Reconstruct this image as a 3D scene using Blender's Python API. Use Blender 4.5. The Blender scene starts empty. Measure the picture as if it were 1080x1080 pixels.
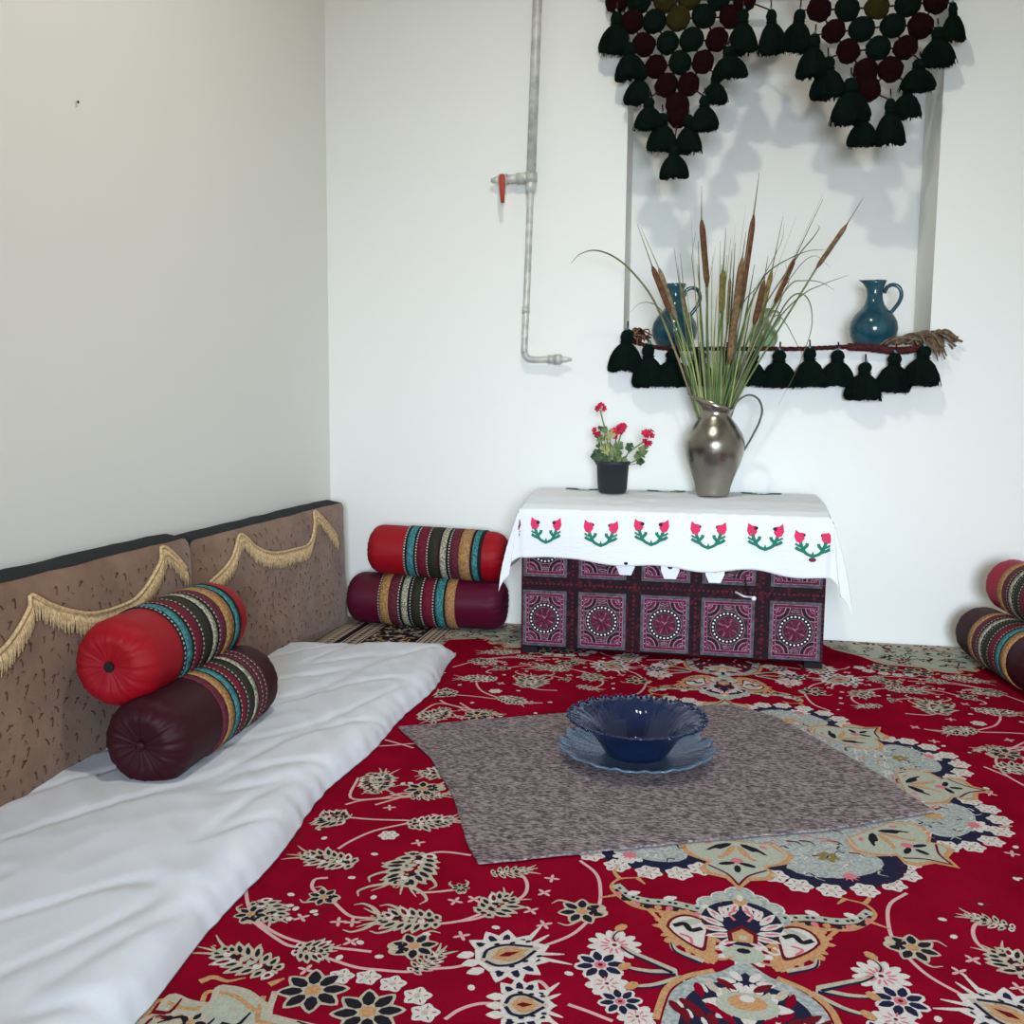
import bpy, bmesh, math, random
from math import sin, cos, pi, radians, atan2, hypot, sqrt
from mathutils import Vector, Matrix, noise
random.seed(11)
SC = bpy.context.scene
COL = SC.collection
D = {'ARCH': [(0.0012, -0.8578), (-0.031, -0.891), (-0.0707, -0.9148), (-0.0993, -0.9507), (-0.1094, -0.9955), (-0.1138, -1.0302)],
 'BLADES': [([(1.5851, -0.21, 0.7672), (1.5149, -0.22, 0.9276), (1.4445, -0.23, 1.1143), (1.3646, -0.24, 1.2927), (1.2869, -0.25, 1.3949), (1.2173, -0.26, 1.4526), (1.1484, -0.27, 1.4763),
              (1.0941, -0.28, 1.4624), (1.061, -0.29, 1.4277)],
             0.009, 'd'),
            ([(1.5851, -0.21, 0.7672), (1.5216, -0.1933, 0.9278), (1.4529, -0.1767, 1.1349), (1.4149, -0.16, 1.2309), (1.3598, -0.1433, 1.2926), (1.3053, -0.1267, 1.2986), (1.2654, -0.11, 1.2652)],
             0.005, 'd'),
            ([(1.6023, -0.21, 0.7675), (1.6212, -0.2183, 0.9283), (1.6893, -0.2267, 1.2156), (1.7344, -0.235, 1.342), (1.781, -0.2433, 1.4033), (1.8855, -0.2517, 1.4558), (1.9581, -0.26, 1.4626)],
             0.007, 'g'),
            ([(1.6023, -0.21, 0.7675), (1.6284, -0.2017, 0.9285), (1.7404, -0.1933, 1.2351), (1.86, -0.185, 1.4367), (1.9232, -0.1767, 1.52), (1.9423, -0.1683, 1.5542), (1.9329, -0.16, 1.5659)],
             0.006, 'd'),
            ([(1.6092, -0.21, 0.7676), (1.6485, -0.215, 0.9286), (1.7569, -0.22, 1.1987), (1.8404, -0.225, 1.3415), (1.8915, -0.23, 1.36), (1.9496, -0.235, 1.3518), (1.9952, -0.24, 1.3241)], 0.006,
             'd'),
            ([(1.6092, -0.21, 0.7676), (1.655, -0.228, 0.9285), (1.7884, -0.246, 1.1963), (1.8807, -0.264, 1.3032), (1.9511, -0.282, 1.3393), (2.0328, -0.3, 1.3679)], 0.006, 'g'),
            ([(1.6092, -0.21, 0.7676), (1.6585, -0.2233, 0.9286), (1.7798, -0.2367, 1.1803), (1.8402, -0.25, 1.2921), (1.8837, -0.2633, 1.3098), (1.913, -0.2767, 1.2685), (1.9179, -0.29, 1.1916),
              (1.8972, -0.3033, 1.1151), (1.8642, -0.3167, 1.0255), (1.8123, -0.33, 0.9189)],
             0.006, 'd'),
            ([(1.6092, -0.21, 0.7676), (1.6554, -0.2133, 0.9286), (1.7613, -0.2167, 1.1752), (1.7986, -0.22, 1.2388), (1.8323, -0.2233, 1.2147), (1.8743, -0.2267, 1.1401), (1.8952, -0.23, 1.1028)],
             0.005, 'd'),
            ([(1.6023, -0.21, 0.7675), (1.5528, -0.2017, 0.928), (1.53, -0.1933, 1.1162), (1.519, -0.185, 1.2553), (1.5007, -0.1767, 1.4112), (1.4955, -0.1683, 1.4708), (1.5068, -0.16, 1.554)], 0.004,
             'd'),
            ([(1.6058, -0.21, 0.7675), (1.5734, -0.205, 0.9281), (1.5565, -0.2, 1.1503), (1.5548, -0.195, 1.3224), (1.5803, -0.19, 1.4927)], 0.004, 'd'),
            ([(1.6092, -0.21, 0.7676), (1.6284, -0.2, 0.9285), (1.6726, -0.19, 1.2532), (1.7369, -0.18, 1.3555), (1.8092, -0.17, 1.4972), (1.8205, -0.16, 1.5724)], 0.004, 'g'),
            ([(1.6092, -0.21, 0.7676), (1.6484, -0.22, 0.9285), (1.7421, -0.23, 1.1303), (1.8206, -0.24, 1.3134), (1.8377, -0.25, 1.3583), (1.8214, -0.26, 1.4231)], 0.004, 'g'),
            ([(1.6092, -0.21, 0.7676), (1.642, -0.204, 0.9286), (1.742, -0.198, 1.1836), (1.8547, -0.192, 1.3856), (1.9249, -0.186, 1.4519), (1.9861, -0.18, 1.4115)], 0.004, 'd'),
            ([(1.5658, -0.21, 0.7669), (1.522, -0.2379, 0.9275), (1.4783, -0.2659, 1.2067), (1.4326, -0.2938, 1.4783)], 0.007, 'g'),
            ([(1.5681, -0.21, 0.767), (1.5277, -0.23, 0.9276), (1.4934, -0.25, 1.0688), (1.4394, -0.2701, 1.2079)], 0.007, 'l'),
            ([(1.5705, -0.21, 0.767), (1.5333, -0.1868, 0.928), (1.4872, -0.1635, 1.2033), (1.451, -0.1403, 1.4787)], 0.007, 'g'),
            ([(1.5728, -0.21, 0.767), (1.5394, -0.2334, 0.9276), (1.5004, -0.2569, 1.0875), (1.4409, -0.2803, 1.2446)], 0.007, 'l'),
            ([(1.5752, -0.21, 0.7671), (1.5452, -0.2381, 0.9276), (1.5167, -0.2663, 1.0997), (1.4677, -0.2944, 1.2681)], 0.009, 'l'),
            ([(1.5775, -0.21, 0.7671), (1.551, -0.2265, 0.9278), (1.5107, -0.2431, 1.1397), (1.4781, -0.2596, 1.3477)], 0.009, 'l'),
            ([(1.5799, -0.21, 0.7671), (1.5569, -0.1925, 0.9281), (1.5416, -0.1749, 1.1813), (1.5152, -0.1574, 1.4336)], 0.009, 'g'),
            ([(1.5822, -0.21, 0.7672), (1.5627, -0.2293, 0.9278), (1.5403, -0.2487, 1.1233), (1.5179, -0.268, 1.3149)], 0.007, 'l'),
            ([(1.5846, -0.21, 0.7672), (1.5687, -0.1835, 0.9282), (1.5346, -0.157, 1.226), (1.5158, -0.1305, 1.5234)], 0.012, 'd'),
            ([(1.5869, -0.21, 0.7672), (1.5744, -0.2186, 0.928), (1.5597, -0.2271, 1.2022), (1.5361, -0.2357, 1.4712)], 0.007, 'g'),
            ([(1.5893, -0.21, 0.7673), (1.5803, -0.1985, 0.9282), (1.5619, -0.187, 1.1544), (1.5554, -0.1756, 1.3792)], 0.009, 'l'),
            ([(1.5916, -0.21, 0.7673), (1.5862, -0.2008, 0.9282), (1.5737, -0.1917, 1.1958), (1.5684, -0.1825, 1.4606)], 0.007, 'l'),
            ([(1.5939, -0.21, 0.7674), (1.5922, -0.1873, 0.9284), (1.5849, -0.1645, 1.1255), (1.5894, -0.1418, 1.3227)], 0.009, 'l'),
            ([(1.5963, -0.21, 0.7674), (1.5979, -0.1992, 0.9283), (1.5999, -0.1885, 1.2227), (1.5954, -0.1777, 1.5137)], 0.009, 'l'),
            ([(1.5986, -0.21, 0.7674), (1.6034, -0.2187, 0.9282), (1.6116, -0.2274, 1.1773), (1.6024, -0.2361, 1.4215)], 0.012, 'g'),
            ([(1.601, -0.21, 0.7675), (1.6091, -0.2283, 0.9282), (1.6117, -0.2467, 1.1923), (1.6191, -0.265, 1.4493)], 0.007, 'g'),
            ([(1.6033, -0.21, 0.7675), (1.615, -0.2214, 0.9283), (1.6124, -0.2328, 1.2243), (1.6315, -0.2443, 1.5127)], 0.007, 'l'),
            ([(1.6056, -0.21, 0.7675), (1.6209, -0.2179, 0.9283), (1.6451, -0.2258, 1.1291), (1.6783, -0.2337, 1.3258)], 0.007, 'g'),
            ([(1.608, -0.21, 0.7676), (1.627, -0.2027, 0.9285), (1.6408, -0.1954, 1.2184), (1.6488, -0.1882, 1.5041)], 0.012, 'g'),
            ([(1.6103, -0.21, 0.7676), (1.6332, -0.1835, 0.9287), (1.6624, -0.157, 1.1377), (1.6957, -0.1304, 1.3464)], 0.009, 'g'),
            ([(1.6127, -0.21, 0.7677), (1.639, -0.1841, 0.9287), (1.6861, -0.1581, 1.1814), (1.7225, -0.1322, 1.4328)], 0.012, 'd'),
            ([(1.615, -0.21, 0.7677), (1.644, -0.2181, 0.9285), (1.665, -0.2261, 1.1515), (1.6921, -0.2342, 1.3699)], 0.007, 'g'),
            ([(1.6173, -0.21, 0.7677), (1.6492, -0.2414, 0.9284), (1.6818, -0.2729, 1.15), (1.7344, -0.3043, 1.3636)], 0.007, 'l'),
            ([(1.6197, -0.21, 0.7678), (1.6563, -0.1912, 0.9288), (1.6923, -0.1723, 1.1402), (1.7252, -0.1535, 1.3502)], 0.009, 'g'),
            ([(1.622, -0.21, 0.7678), (1.6624, -0.1839, 0.9289), (1.6976, -0.1578, 1.0777), (1.75, -0.1317, 1.2265)], 0.007, 'd'),
            ([(1.6243, -0.21, 0.7678), (1.6677, -0.1986, 0.9288), (1.7439, -0.1873, 1.1171), (1.8205, -0.1759, 1.3029)], 0.012, 'd'),
            ([(1.6092, -0.21, 0.7676), (1.6042, -0.2138, 0.9283), (1.6011, -0.2175, 1.2444), (1.6115, -0.2213, 1.5537)], 0.003, 'p'),
            ([(1.6092, -0.21, 0.7676), (1.6213, -0.2123, 0.9284), (1.6279, -0.2147, 1.2529), (1.6478, -0.217, 1.5701)], 0.003, 'p'),
            ([(1.6092, -0.21, 0.7676), (1.6285, -0.1957, 0.9286), (1.6496, -0.1813, 1.2902), (1.6839, -0.167, 1.6455)], 0.003, 'p'),
            ([(1.6092, -0.21, 0.7676), (1.6419, -0.2076, 0.9286), (1.6773, -0.2052, 1.3466), (1.725, -0.2028, 1.7525)], 0.003, 'p'),
            ([(1.6092, -0.21, 0.7676), (1.6559, -0.1952, 0.9288), (1.7535, -0.1804, 1.2669), (1.8621, -0.1656, 1.5969)], 0.003, 'p'),
            ([(1.6092, -0.21, 0.7676), (1.563, -0.2212, 0.9279), (1.5167, -0.2323, 1.2864), (1.485, -0.2435, 1.6363)], 0.003, 'p'),
            ([(1.6092, -0.21, 0.7676), (1.6485, -0.2168, 0.9285), (1.7928, -0.2236, 1.3006), (1.9438, -0.2304, 1.6568)], 0.003, 'p')],
 'BR': [(0.8558, -0.035, 1.7892), (0.7034, -0.035, 1.7948), (0.7571, -0.035, 1.7856), (0.7578, -0.035, 1.6947)],
 'CAM': {'R': [[0.980758, 0.029304, -0.193018], [0.195047, -0.104282, 0.975234], [0.00845, -0.994116, -0.107991]], 'loc': [1.55358, -3.84826, 0.9]},
 'DAISY': [((-0.2112, -0.842), 0.045, 12, 'w'), ((-0.2284, -0.9041), 0.042, 8, 'b'), ((-0.2129, -0.9526), 0.034, 8, 'w'), ((-0.1888, -0.9937), 0.034, 8, 'b'), ((-0.161, -1.0246), 0.03, 8, 'w'),
           ((-0.6536, -1.0636), 0.055, 8, 'k'), ((-0.5531, -1.0964), 0.055, 8, 'k'), ((-0.6245, -1.0199), 0.021, 5, 's'), ((-0.5828, -1.0136), 0.021, 5, 's'), ((-0.5395, -1.022), 0.022, 5, 's'),
           ((-0.493, -1.044), 0.023, 5, 's'), ((-0.47, -1.0811), 0.023, 5, 's'), ((-0.7118, -0.5268), 0.022, 6, 's')],
 'EMB': [(1.0124, 0.4588), (1.2101, 0.4553), (1.3867, 0.4647), (1.5827, 0.4614), (1.7742, 0.4614), (1.9313, 0.4441)],
 'FR_FAR': [(-1.2826, 0.3808), (-1.1578, 0.4266), (-1.0671, 0.4944), (-0.9867, 0.4467), (-0.8796, 0.4092), (-0.7044, 0.3952), (-0.5528, 0.4035), (-0.4715, 0.5043), (-0.3956, 0.4596),
            (-0.2801, 0.3818)],
 'FR_NEAR': [(-2.2865, 0.3638), (-2.1824, 0.3914), (-2.1252, 0.4193), (-2.0668, 0.4637), (-2.0531, 0.4899), (-1.9992, 0.4583), (-1.9336, 0.4296), (-1.863, 0.4103), (-1.7575, 0.4046),
             (-1.6707, 0.4174), (-1.5612, 0.4798), (-1.5169, 0.5193), (-1.4176, 0.4381)],
 'GER': [(1.169, -0.2, 0.9038), (1.2319, -0.2, 0.8079), (1.3499, -0.2, 0.7952), (1.1562, -0.2, 0.8141), (1.253, -0.2, 0.8261)],
 'LATCH': [(1.2992, -0.475, 0.3491), (1.4555, -0.475, 0.3419), (1.6092, -0.475, 0.3349)],
 'MAT': [(0.746, -1.372), (0.901, -1.58), (1.026, -1.821), (1.103, -2.021), (1.149, -2.107), (1.352, -2.014), (1.576, -1.91), (1.833, -1.804), (2.084, -1.652), (2.007, -1.463), (1.899, -1.253),
         (1.79, -1.054), (1.664, -0.956), (1.436, -1.045), (1.193, -1.145), (0.939, -1.271)],
 'PAIS': [(-0.0791, -0.7874), (-0.0956, -0.8401)],
 'PALM': [((-0.4291, -0.9388), (-0.3194, -0.868), 0.11, 'big'), ((-0.52, -0.8297), (-0.6347, -0.8448), 0.085, 'feather'), ((-0.7408, -0.6608), (-0.8587, -0.6456), 0.085, 'leaf'),
          ((-0.7255, -0.7982), (-0.7692, -0.7903), 0.06, 'rose'), ((-0.6196, -0.5937), (-0.6248, -0.7307), 0.12, 'feather'), ((-0.4479, -0.7886), (-0.4101, -0.7199), 0.09, 'dark'),
          ((-0.2479, -0.7359), (-0.3084, -0.7554), 0.085, 'rose'), ((-0.6841, -0.4695), (-0.5959, -0.4212), 0.08, 'leaf'), ((-0.7246, -0.3249), (-0.6508, -0.2976), 0.05, 'leaf'),
          ((-0.8213, -0.324), (-0.8278, -0.1954), 0.07, 'leaf'), ((-0.8569, -0.4684), (-0.8439, -0.4456), 0.04, 'rose'), ((-0.7245, -0.9631), (-0.6683, -0.9623), 0.07, 'dark'),
          ((-0.7319, -1.0298), (-0.8601, -0.9892), 0.085, 'leaf'), ((-0.5174, -0.9841), (-0.4857, -0.9177), 0.05, 'leaf2'), ((-0.8427, -0.8989), (-0.8532, -0.856), 0.06, 'rose'),
          ((-0.368, -1.0411), (-0.2844, -1.0233), 0.1, 'big'), ((-0.4625, -0.6436), (-0.3937, -0.6133), 0.05, 'leaf'), ((-0.5037, -0.726), (-0.5176, -0.693), 0.035, 'rose'),
          ((-0.8298, -0.4749), (-0.8846, -0.4726), 0.1, 'leaf'), ((-0.8502, -0.2088), (-0.8144, -0.305), 0.1, 'leaf'), ((-0.8549, -0.8343), (-0.7916, -0.8877), 0.08, 'leaf'),
          ((-0.5662, -0.9268), (-0.5087, -0.9016), 0.08, 'rose'), ((-0.674, -0.2564), (-0.7517, -0.2948), 0.07, 'rose'), ((-0.666, -0.1542), (-0.743, -0.1907), 0.09, 'leaf')],
 'PEND': [(0.94, -0.035, 1.0938), (0.9933, -0.035, 1.0938), (1.0351, -0.035, 1.0937)],
 'PIPE': [(0.8842, -0.035, 2.5972), (0.8633, -0.035, 1.7998), (0.8524, -0.035, 1.388), (0.8434, -0.035, 1.1427)],
 'PIPE2': [(0.8435, -0.035, 1.1277), (0.8476, -0.035, 1.1052), (0.8709, -0.035, 1.0939), (0.9476, -0.035, 1.0938)],
 'POM_L': [(1.1883, 2.4299, 'm'), (1.2705, 2.4242, 'g'), (1.3682, 2.4204, 'o'), (1.4585, 2.4172, 'o'), (1.5639, 2.4085, 'g'), (1.6588, 2.4, 'm'), (1.246, 2.3474, 'm'), (1.3292, 2.345, 'g'),
           (1.4186, 2.3484, 'o'), (1.5116, 2.3515, 'g'), (1.6091, 2.3419, 'm'), (1.2939, 2.2624, 'm'), (1.3806, 2.2664, 'g'), (1.469, 2.2703, 'g'), (1.562, 2.2644, 'm'), (1.3383, 2.1839, 'm'),
           (1.4293, 2.1912, 'g'), (1.5132, 2.1863, 'm'), (1.3806, 2.1119, 'm'), (1.4625, 2.1106, 'm'), (1.4235, 2.0431, 'm'), (1.4279, 2.0016, 'm'), (1.1437, 2.5147, 'm'), (1.2294, 2.5084, 'g'),
           (1.3176, 2.5018, 'g'), (1.4114, 2.4948, 'o'), (1.5044, 2.4879, 'g'), (1.5964, 2.481, 'g'), (1.6906, 2.474, 'm')],
 'POM_R': [(1.9231, 2.3481, 'm'), (2.0204, 2.3444, 'g'), (2.1226, 2.3434, 'o'), (2.2264, 2.3451, 'g'), (2.3202, 2.3475, 'm'), (1.9754, 2.2658, 'm'), (2.0732, 2.2715, 'g'), (2.1794, 2.2766, 'g'),
           (2.2744, 2.2704, 'm'), (2.0301, 2.1955, 'm'), (2.1323, 2.2014, 'g'), (2.225, 2.1957, 'm'), (2.091, 2.119, 'm'), (2.1779, 2.1231, 'm'), (2.1059, 2.0572, 'm'), (1.8679, 2.4276, 'm'),
           (1.9624, 2.4268, 'g'), (2.0619, 2.4255, 'g'), (2.1633, 2.424, 'g'), (2.2636, 2.4225, 'g'), (2.3569, 2.4215, 'm')],
 'REEDS': [({'spike': [(1.4238, -0.2325, 1.2517), (1.3546, -0.24, 1.4188)],
             'stem': [(1.5827, -0.21, 0.7672), (1.5287, -0.216, 0.9277), (1.4238, -0.2325, 1.2517)],
             'tip': [(1.3546, -0.24, 1.4188), (1.2963, -0.243, 1.5718)]},
            'b', 0.0105),
           ({'spike': [(1.4472, -0.1875, 1.2281), (1.3759, -0.18, 1.42)],
             'stem': [(1.5863, -0.21, 0.7672), (1.5389, -0.204, 0.9279), (1.4472, -0.1875, 1.2281)],
             'tip': [(1.3759, -0.18, 1.42), (1.3059, -0.177, 1.57)]},
            't', 0.0095),
           ({'spike': [(1.4925, -0.15, 1.1996), (1.4562, -0.13, 1.3593)],
             'stem': [(1.5899, -0.21, 0.7673), (1.5493, -0.194, 0.928), (1.4925, -0.15, 1.1996)],
             'tip': [(1.4562, -0.13, 1.3593), (1.4434, -0.122, 1.4374)]},
            't', 0.008),
           ({'spike': [(1.5541, -0.1875, 1.3473), (1.5264, -0.18, 1.5905)],
             'stem': [(1.5972, -0.21, 0.7674), (1.57, -0.204, 0.9281), (1.5541, -0.1875, 1.3473)],
             'tip': [(1.5264, -0.18, 1.5905), (1.5228, -0.177, 1.7126)]},
            'b', 0.011),
           ({'spike': [(1.6077, -0.225, 1.2471), (1.6094, -0.23, 1.4018)],
             'stem': [(1.6032, -0.21, 0.7675), (1.5871, -0.214, 0.9281), (1.6077, -0.225, 1.2471)],
             'tip': [(1.6094, -0.23, 1.4018), (1.6147, -0.232, 1.5516)]},
            'o', 0.011),
           ({'spike': [(1.6307, -0.165, 1.2042), (1.6354, -0.15, 1.3884)],
             'stem': [(1.6092, -0.21, 0.7676), (1.6044, -0.198, 0.9284), (1.6307, -0.165, 1.2042)],
             'tip': [(1.6354, -0.15, 1.3884), (1.639, -0.144, 1.4919)]},
            'o', 0.006),
           ({'spike': [(1.639, -0.285, 1.0633), (1.6721, -0.31, 1.4319)],
             'stem': [(1.6152, -0.21, 0.7677), (1.621, -0.23, 0.9282), (1.639, -0.285, 1.0633)],
             'tip': [(1.6721, -0.31, 1.4319), (1.6817, -0.32, 1.521)]},
            'b2', 0.0125),
           ({'spike': [(1.6752, -0.195, 1.2697), (1.7111, -0.19, 1.6)],
             'stem': [(1.6104, -0.21, 0.7676), (1.6077, -0.206, 0.9283), (1.6752, -0.195, 1.2697)],
             'tip': [(1.7111, -0.19, 1.6), (1.7259, -0.188, 1.7493)]},
            'b', 0.0105),
           ({'spike': [(1.7224, -0.24, 1.2041), (1.7527, -0.25, 1.3598)],
             'stem': [(1.6188, -0.21, 0.7678), (1.6314, -0.218, 0.9284), (1.7224, -0.24, 1.2041)],
             'tip': [(1.7527, -0.25, 1.3598), (1.7625, -0.254, 1.445)]},
            'b', 0.01),
           ({'spike': [(1.7486, -0.1725, 1.2267), (1.7833, -0.16, 1.4048)],
             'stem': [(1.6225, -0.21, 0.7678), (1.6421, -0.2, 0.9286), (1.7486, -0.1725, 1.2267)],
             'tip': [(1.7833, -0.16, 1.4048), (1.8165, -0.155, 1.6003)]},
            'o', 0.009),
           ({'spike': [(1.7943, -0.21, 1.2836), (1.8576, -0.21, 1.4397)],
             'stem': [(1.6249, -0.21, 0.7679), (1.6486, -0.21, 0.9286), (1.7943, -0.21, 1.2836)],
             'tip': [(1.8576, -0.21, 1.4397), (1.9467, -0.21, 1.6447)]},
            'b', 0.0095),
           ({'spike': [(1.9317, -0.2325, 1.4019), (2.0269, -0.24, 1.5487)],
             'stem': [(1.6321, -0.21, 0.768), (1.6689, -0.216, 0.9287), (1.9317, -0.2325, 1.4019)],
             'tip': [(2.0269, -0.24, 1.5487), (2.0791, -0.243, 1.6399)]},
            'b2', 0.0085)],
 'ROPE': [(1.2762, -0.025, 1.1564), (1.3576, -0.025, 1.1377), (1.4382, -0.025, 1.1301), (1.5756, -0.025, 1.1297), (1.7533, -0.025, 1.1291), (1.8932, -0.025, 1.1286), (1.9966, -0.025, 1.1318),
          (2.075, -0.025, 1.135), (2.1498, -0.025, 1.1312), (2.251, -0.025, 1.1204), (2.3172, -0.025, 1.1272), (2.3656, -0.025, 1.1513)],
 'SMALL': [(-0.8382, -0.5678), (-0.8083, -0.7987), (-0.7792, -0.8434), (-0.744, -0.8457), (-0.7761, -0.8783), (-0.6885, -0.869), (-0.5842, -0.9555), (-0.4678, -0.8676), (-0.4167, -0.8294),
           (-0.4175, -1.006), (-0.6416, -0.5472), (-0.3489, -0.638), (-0.3365, -0.8029), (-0.7224, -0.7149), (-0.7675, -0.2548), (-0.657, -0.7765), (-0.6466, -0.9715), (-0.6856, -1.0147),
           (-0.7124, -0.6139), (-0.6289, -0.9226), (-0.6454, -0.9232), (-0.3544, -0.6939), (-0.3673, -0.7615), (-0.4758, -0.7445), (-0.2747, -0.9377), (-0.5582, -0.9104), (-0.5276, -0.8744),
           (-0.5079, -0.7582), (-0.7939, -0.8357), (-0.7569, -0.8698), (-0.6644, -0.8656), (-0.7508, -0.2483), (-0.7549, -0.3931), (-0.9268, -0.6947), (-0.5501, -0.3378), (-0.5397, -0.0636),
           (-0.5244, -0.4506), (-0.5665, -0.3041), (-0.6445, -0.2852), (-0.5771, -0.2005), (-0.596, -0.0164)],
 'SPAN': [(-0.9041, -1.1975), (-0.859, -1.1725), (-0.8587, -1.1216), (-0.8234, -1.1283), (-0.7906, -1.126), (-0.7979, -1.0893), (-0.7806, -1.0832), (-0.748, -1.0885), (-0.7039, -1.1123),
          (-0.7084, -1.0801), (-0.6937, -1.1307), (-0.6726, -1.1374)],
 'TAN': [[(-0.832, -1.0767), (-0.8196, -1.0639), (-0.7931, -1.0684), (-0.772, -1.0564)], [(-0.7235, -1.0612), (-0.7116, -1.046)]],
 'TAS_L': [(1.1912, -0.075, 2.3749, 2.2331, 0.1118), (1.2405, -0.087, 2.2575, 2.1314, 0.1113), (1.283, -0.075, 2.1647, 2.0454, 0.0983), (1.3201, -0.087, 2.0577, 1.9466, 0.1012),
           (1.3699, -0.075, 2.0018, 1.8697, 0.1045), (1.4157, -0.087, 1.8821, 1.7659, 0.1007), (1.4675, -0.075, 1.9907, 1.8586, 0.0905), (1.5235, -0.087, 2.0534, 1.9328, 0.0959),
           (1.5614, -0.075, 2.1332, 2.0312, 0.0892), (1.607, -0.087, 2.2224, 2.1172, 0.1197), (1.6533, -0.075, 2.3527, 2.205, 0.1003), (1.7524, -0.087, 2.3413, 2.1936, 0.0927)],
 'TAS_R': [(1.8542, -0.075, 2.339, 2.1989, 0.1043), (1.9085, -0.087, 2.2462, 2.1002, 0.1036), (1.9588, -0.075, 2.1686, 2.031, 0.1158), (2.0394, -0.087, 2.0871, 1.9346, 0.1268),
           (2.0855, -0.075, 1.9728, 1.8562, 0.0998), (2.1777, -0.087, 2.0071, 1.8551, 0.0983), (2.2366, -0.075, 2.062, 1.9481, 0.0949), (2.2685, -0.087, 2.1401, 2.0352, 0.1116),
           (2.3268, -0.075, 2.2476, 2.1195, 0.1109), (2.3692, -0.087, 2.3226, 2.1958, 0.0751)],
 'TAS_S': [(1.2533, -0.045, 1.1966, 1.0476, 0.1243), (1.3353, -0.056999999999999995, 1.1411, 0.9892, 0.1158), (1.4326, -0.045, 1.1235, 0.9899, 0.1366),
           (1.5329, -0.056999999999999995, 1.1189, 0.9936, 0.1206), (1.6355, -0.045, 1.1193, 0.9942, 0.1196), (1.7331, -0.056999999999999995, 1.1148, 0.9943, 0.1111),
           (1.8306, -0.045, 1.1188, 0.9879, 0.1241), (1.9387, -0.056999999999999995, 1.1247, 0.9915, 0.112), (2.0419, -0.045, 1.1181, 0.9922, 0.1213),
           (2.1393, -0.056999999999999995, 1.0722, 0.9435, 0.1198), (2.2457, -0.045, 1.1072, 0.9722, 0.1187), (2.3436, -0.056999999999999995, 1.1302, 0.9966, 0.1234)],
 'TEND': [[(0.0086, -0.6368), (-0.0349, -0.6901), (-0.0846, -0.73), (-0.1337, -0.7405), (-0.1671, -0.7349), (-0.1888, -0.7132), (-0.2138, -0.6777)],
          [(-0.0485, -0.7255), (-0.1002, -0.7677), (-0.1479, -0.7871), (-0.1825, -0.7542), (-0.1998, -0.7022)], [(-0.1543, -0.6579), (-0.1812, -0.6459), (-0.1954, -0.6198)],
          [(-0.0979, -0.8762), (-0.1283, -0.8746), (-0.1552, -0.8584), (-0.1737, -0.8369), (-0.1825, -0.8006)], [(-0.0752, -0.903), (-0.1037, -0.9468), (-0.1164, -0.997)],
          [(-0.0154, -0.8613), (-0.0531, -0.8983), (-0.0825, -0.9122), (-0.1079, -0.9525)]],
 'TIPS': [(0.0156, -0.5926), (0.0071, -0.7135), (0.0028, -0.8191)],
 'VINES': [[(-0.8484, -0.8875), (-0.8048, -0.9186), (-0.7515, -0.9517), (-0.7268, -0.9579), (-0.6931, -0.9704), (-0.6622, -0.9776), (-0.6117, -0.991), (-0.5721, -0.9905), (-0.5262, -0.986),
            (-0.4915, -0.9707), (-0.4558, -0.9578), (-0.4291, -0.9388), (-0.409, -0.9236)],
           [(-0.3286, -0.87), (-0.2896, -0.8295), (-0.2687, -0.7884), (-0.2506, -0.7265), (-0.2551, -0.651), (-0.2699, -0.5981), (-0.3049, -0.5543)],
           [(-0.7681, -0.7248), (-0.7881, -0.7366), (-0.7775, -0.7708), (-0.7386, -0.7975), (-0.7218, -0.8076), (-0.6859, -0.8397), (-0.665, -0.8481), (-0.6347, -0.8448)],
           [(-0.5175, -0.8386), (-0.4901, -0.8265), (-0.4688, -0.8092), (-0.4486, -0.7855)], [(-0.4933, -0.8272), (-0.4599, -0.8105), (-0.4347, -0.7858)],
           [(-0.792, -0.6058), (-0.7798, -0.5684), (-0.7483, -0.5118), (-0.6909, -0.4614)], [(-0.8206, -0.4605), (-0.767, -0.4586), (-0.6952, -0.4478)],
           [(-0.6173, -0.6015), (-0.594, -0.5798), (-0.5659, -0.5737), (-0.5238, -0.5771)], [(-0.5841, -0.7434), (-0.5508, -0.7327), (-0.5217, -0.7193)],
           [(-0.4055, -0.743), (-0.3892, -0.7084), (-0.3903, -0.6729), (-0.4033, -0.6422), (-0.4214, -0.6347)], [(-0.8561, -0.3968), (-0.8321, -0.3702), (-0.7935, -0.3509), (-0.7246, -0.3249)],
           [(-0.7783, -0.3145), (-0.7454, -0.324), (-0.7134, -0.3169)], [(-0.9065, -0.0243), (-0.8721, -0.0094), (-0.815, 0.018)],
           [(-0.4364, -1.0874), (-0.4214, -1.0617), (-0.3969, -1.0425), (-0.369, -1.0366)], [(-0.2637, -1.0166), (-0.2339, -1.0265), (-0.1973, -1.0412)],
           [(-0.3329, -0.9955), (-0.3184, -0.9675), (-0.2972, -0.9879)], [(-0.8837, -0.2446), (-0.859, -0.3599), (-0.7906, -0.3472), (-0.752, -0.31), (-0.7145, -0.3095)],
           [(-0.9137, -0.7704), (-0.8608, -0.8587), (-0.8037, -0.9112), (-0.7235, -0.9431), (-0.603, -0.9445)],
           [(-0.79, -0.3838), (-0.7097, -0.2855), (-0.6717, -0.2147), (-0.6681, -0.1229), (-0.691, -0.0549)], [(-0.5473, -0.4393), (-0.6055, -0.4201), (-0.6515, -0.4067)],
           [(-0.6315, -0.166), (-0.6689, -0.1106)]]}
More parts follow.
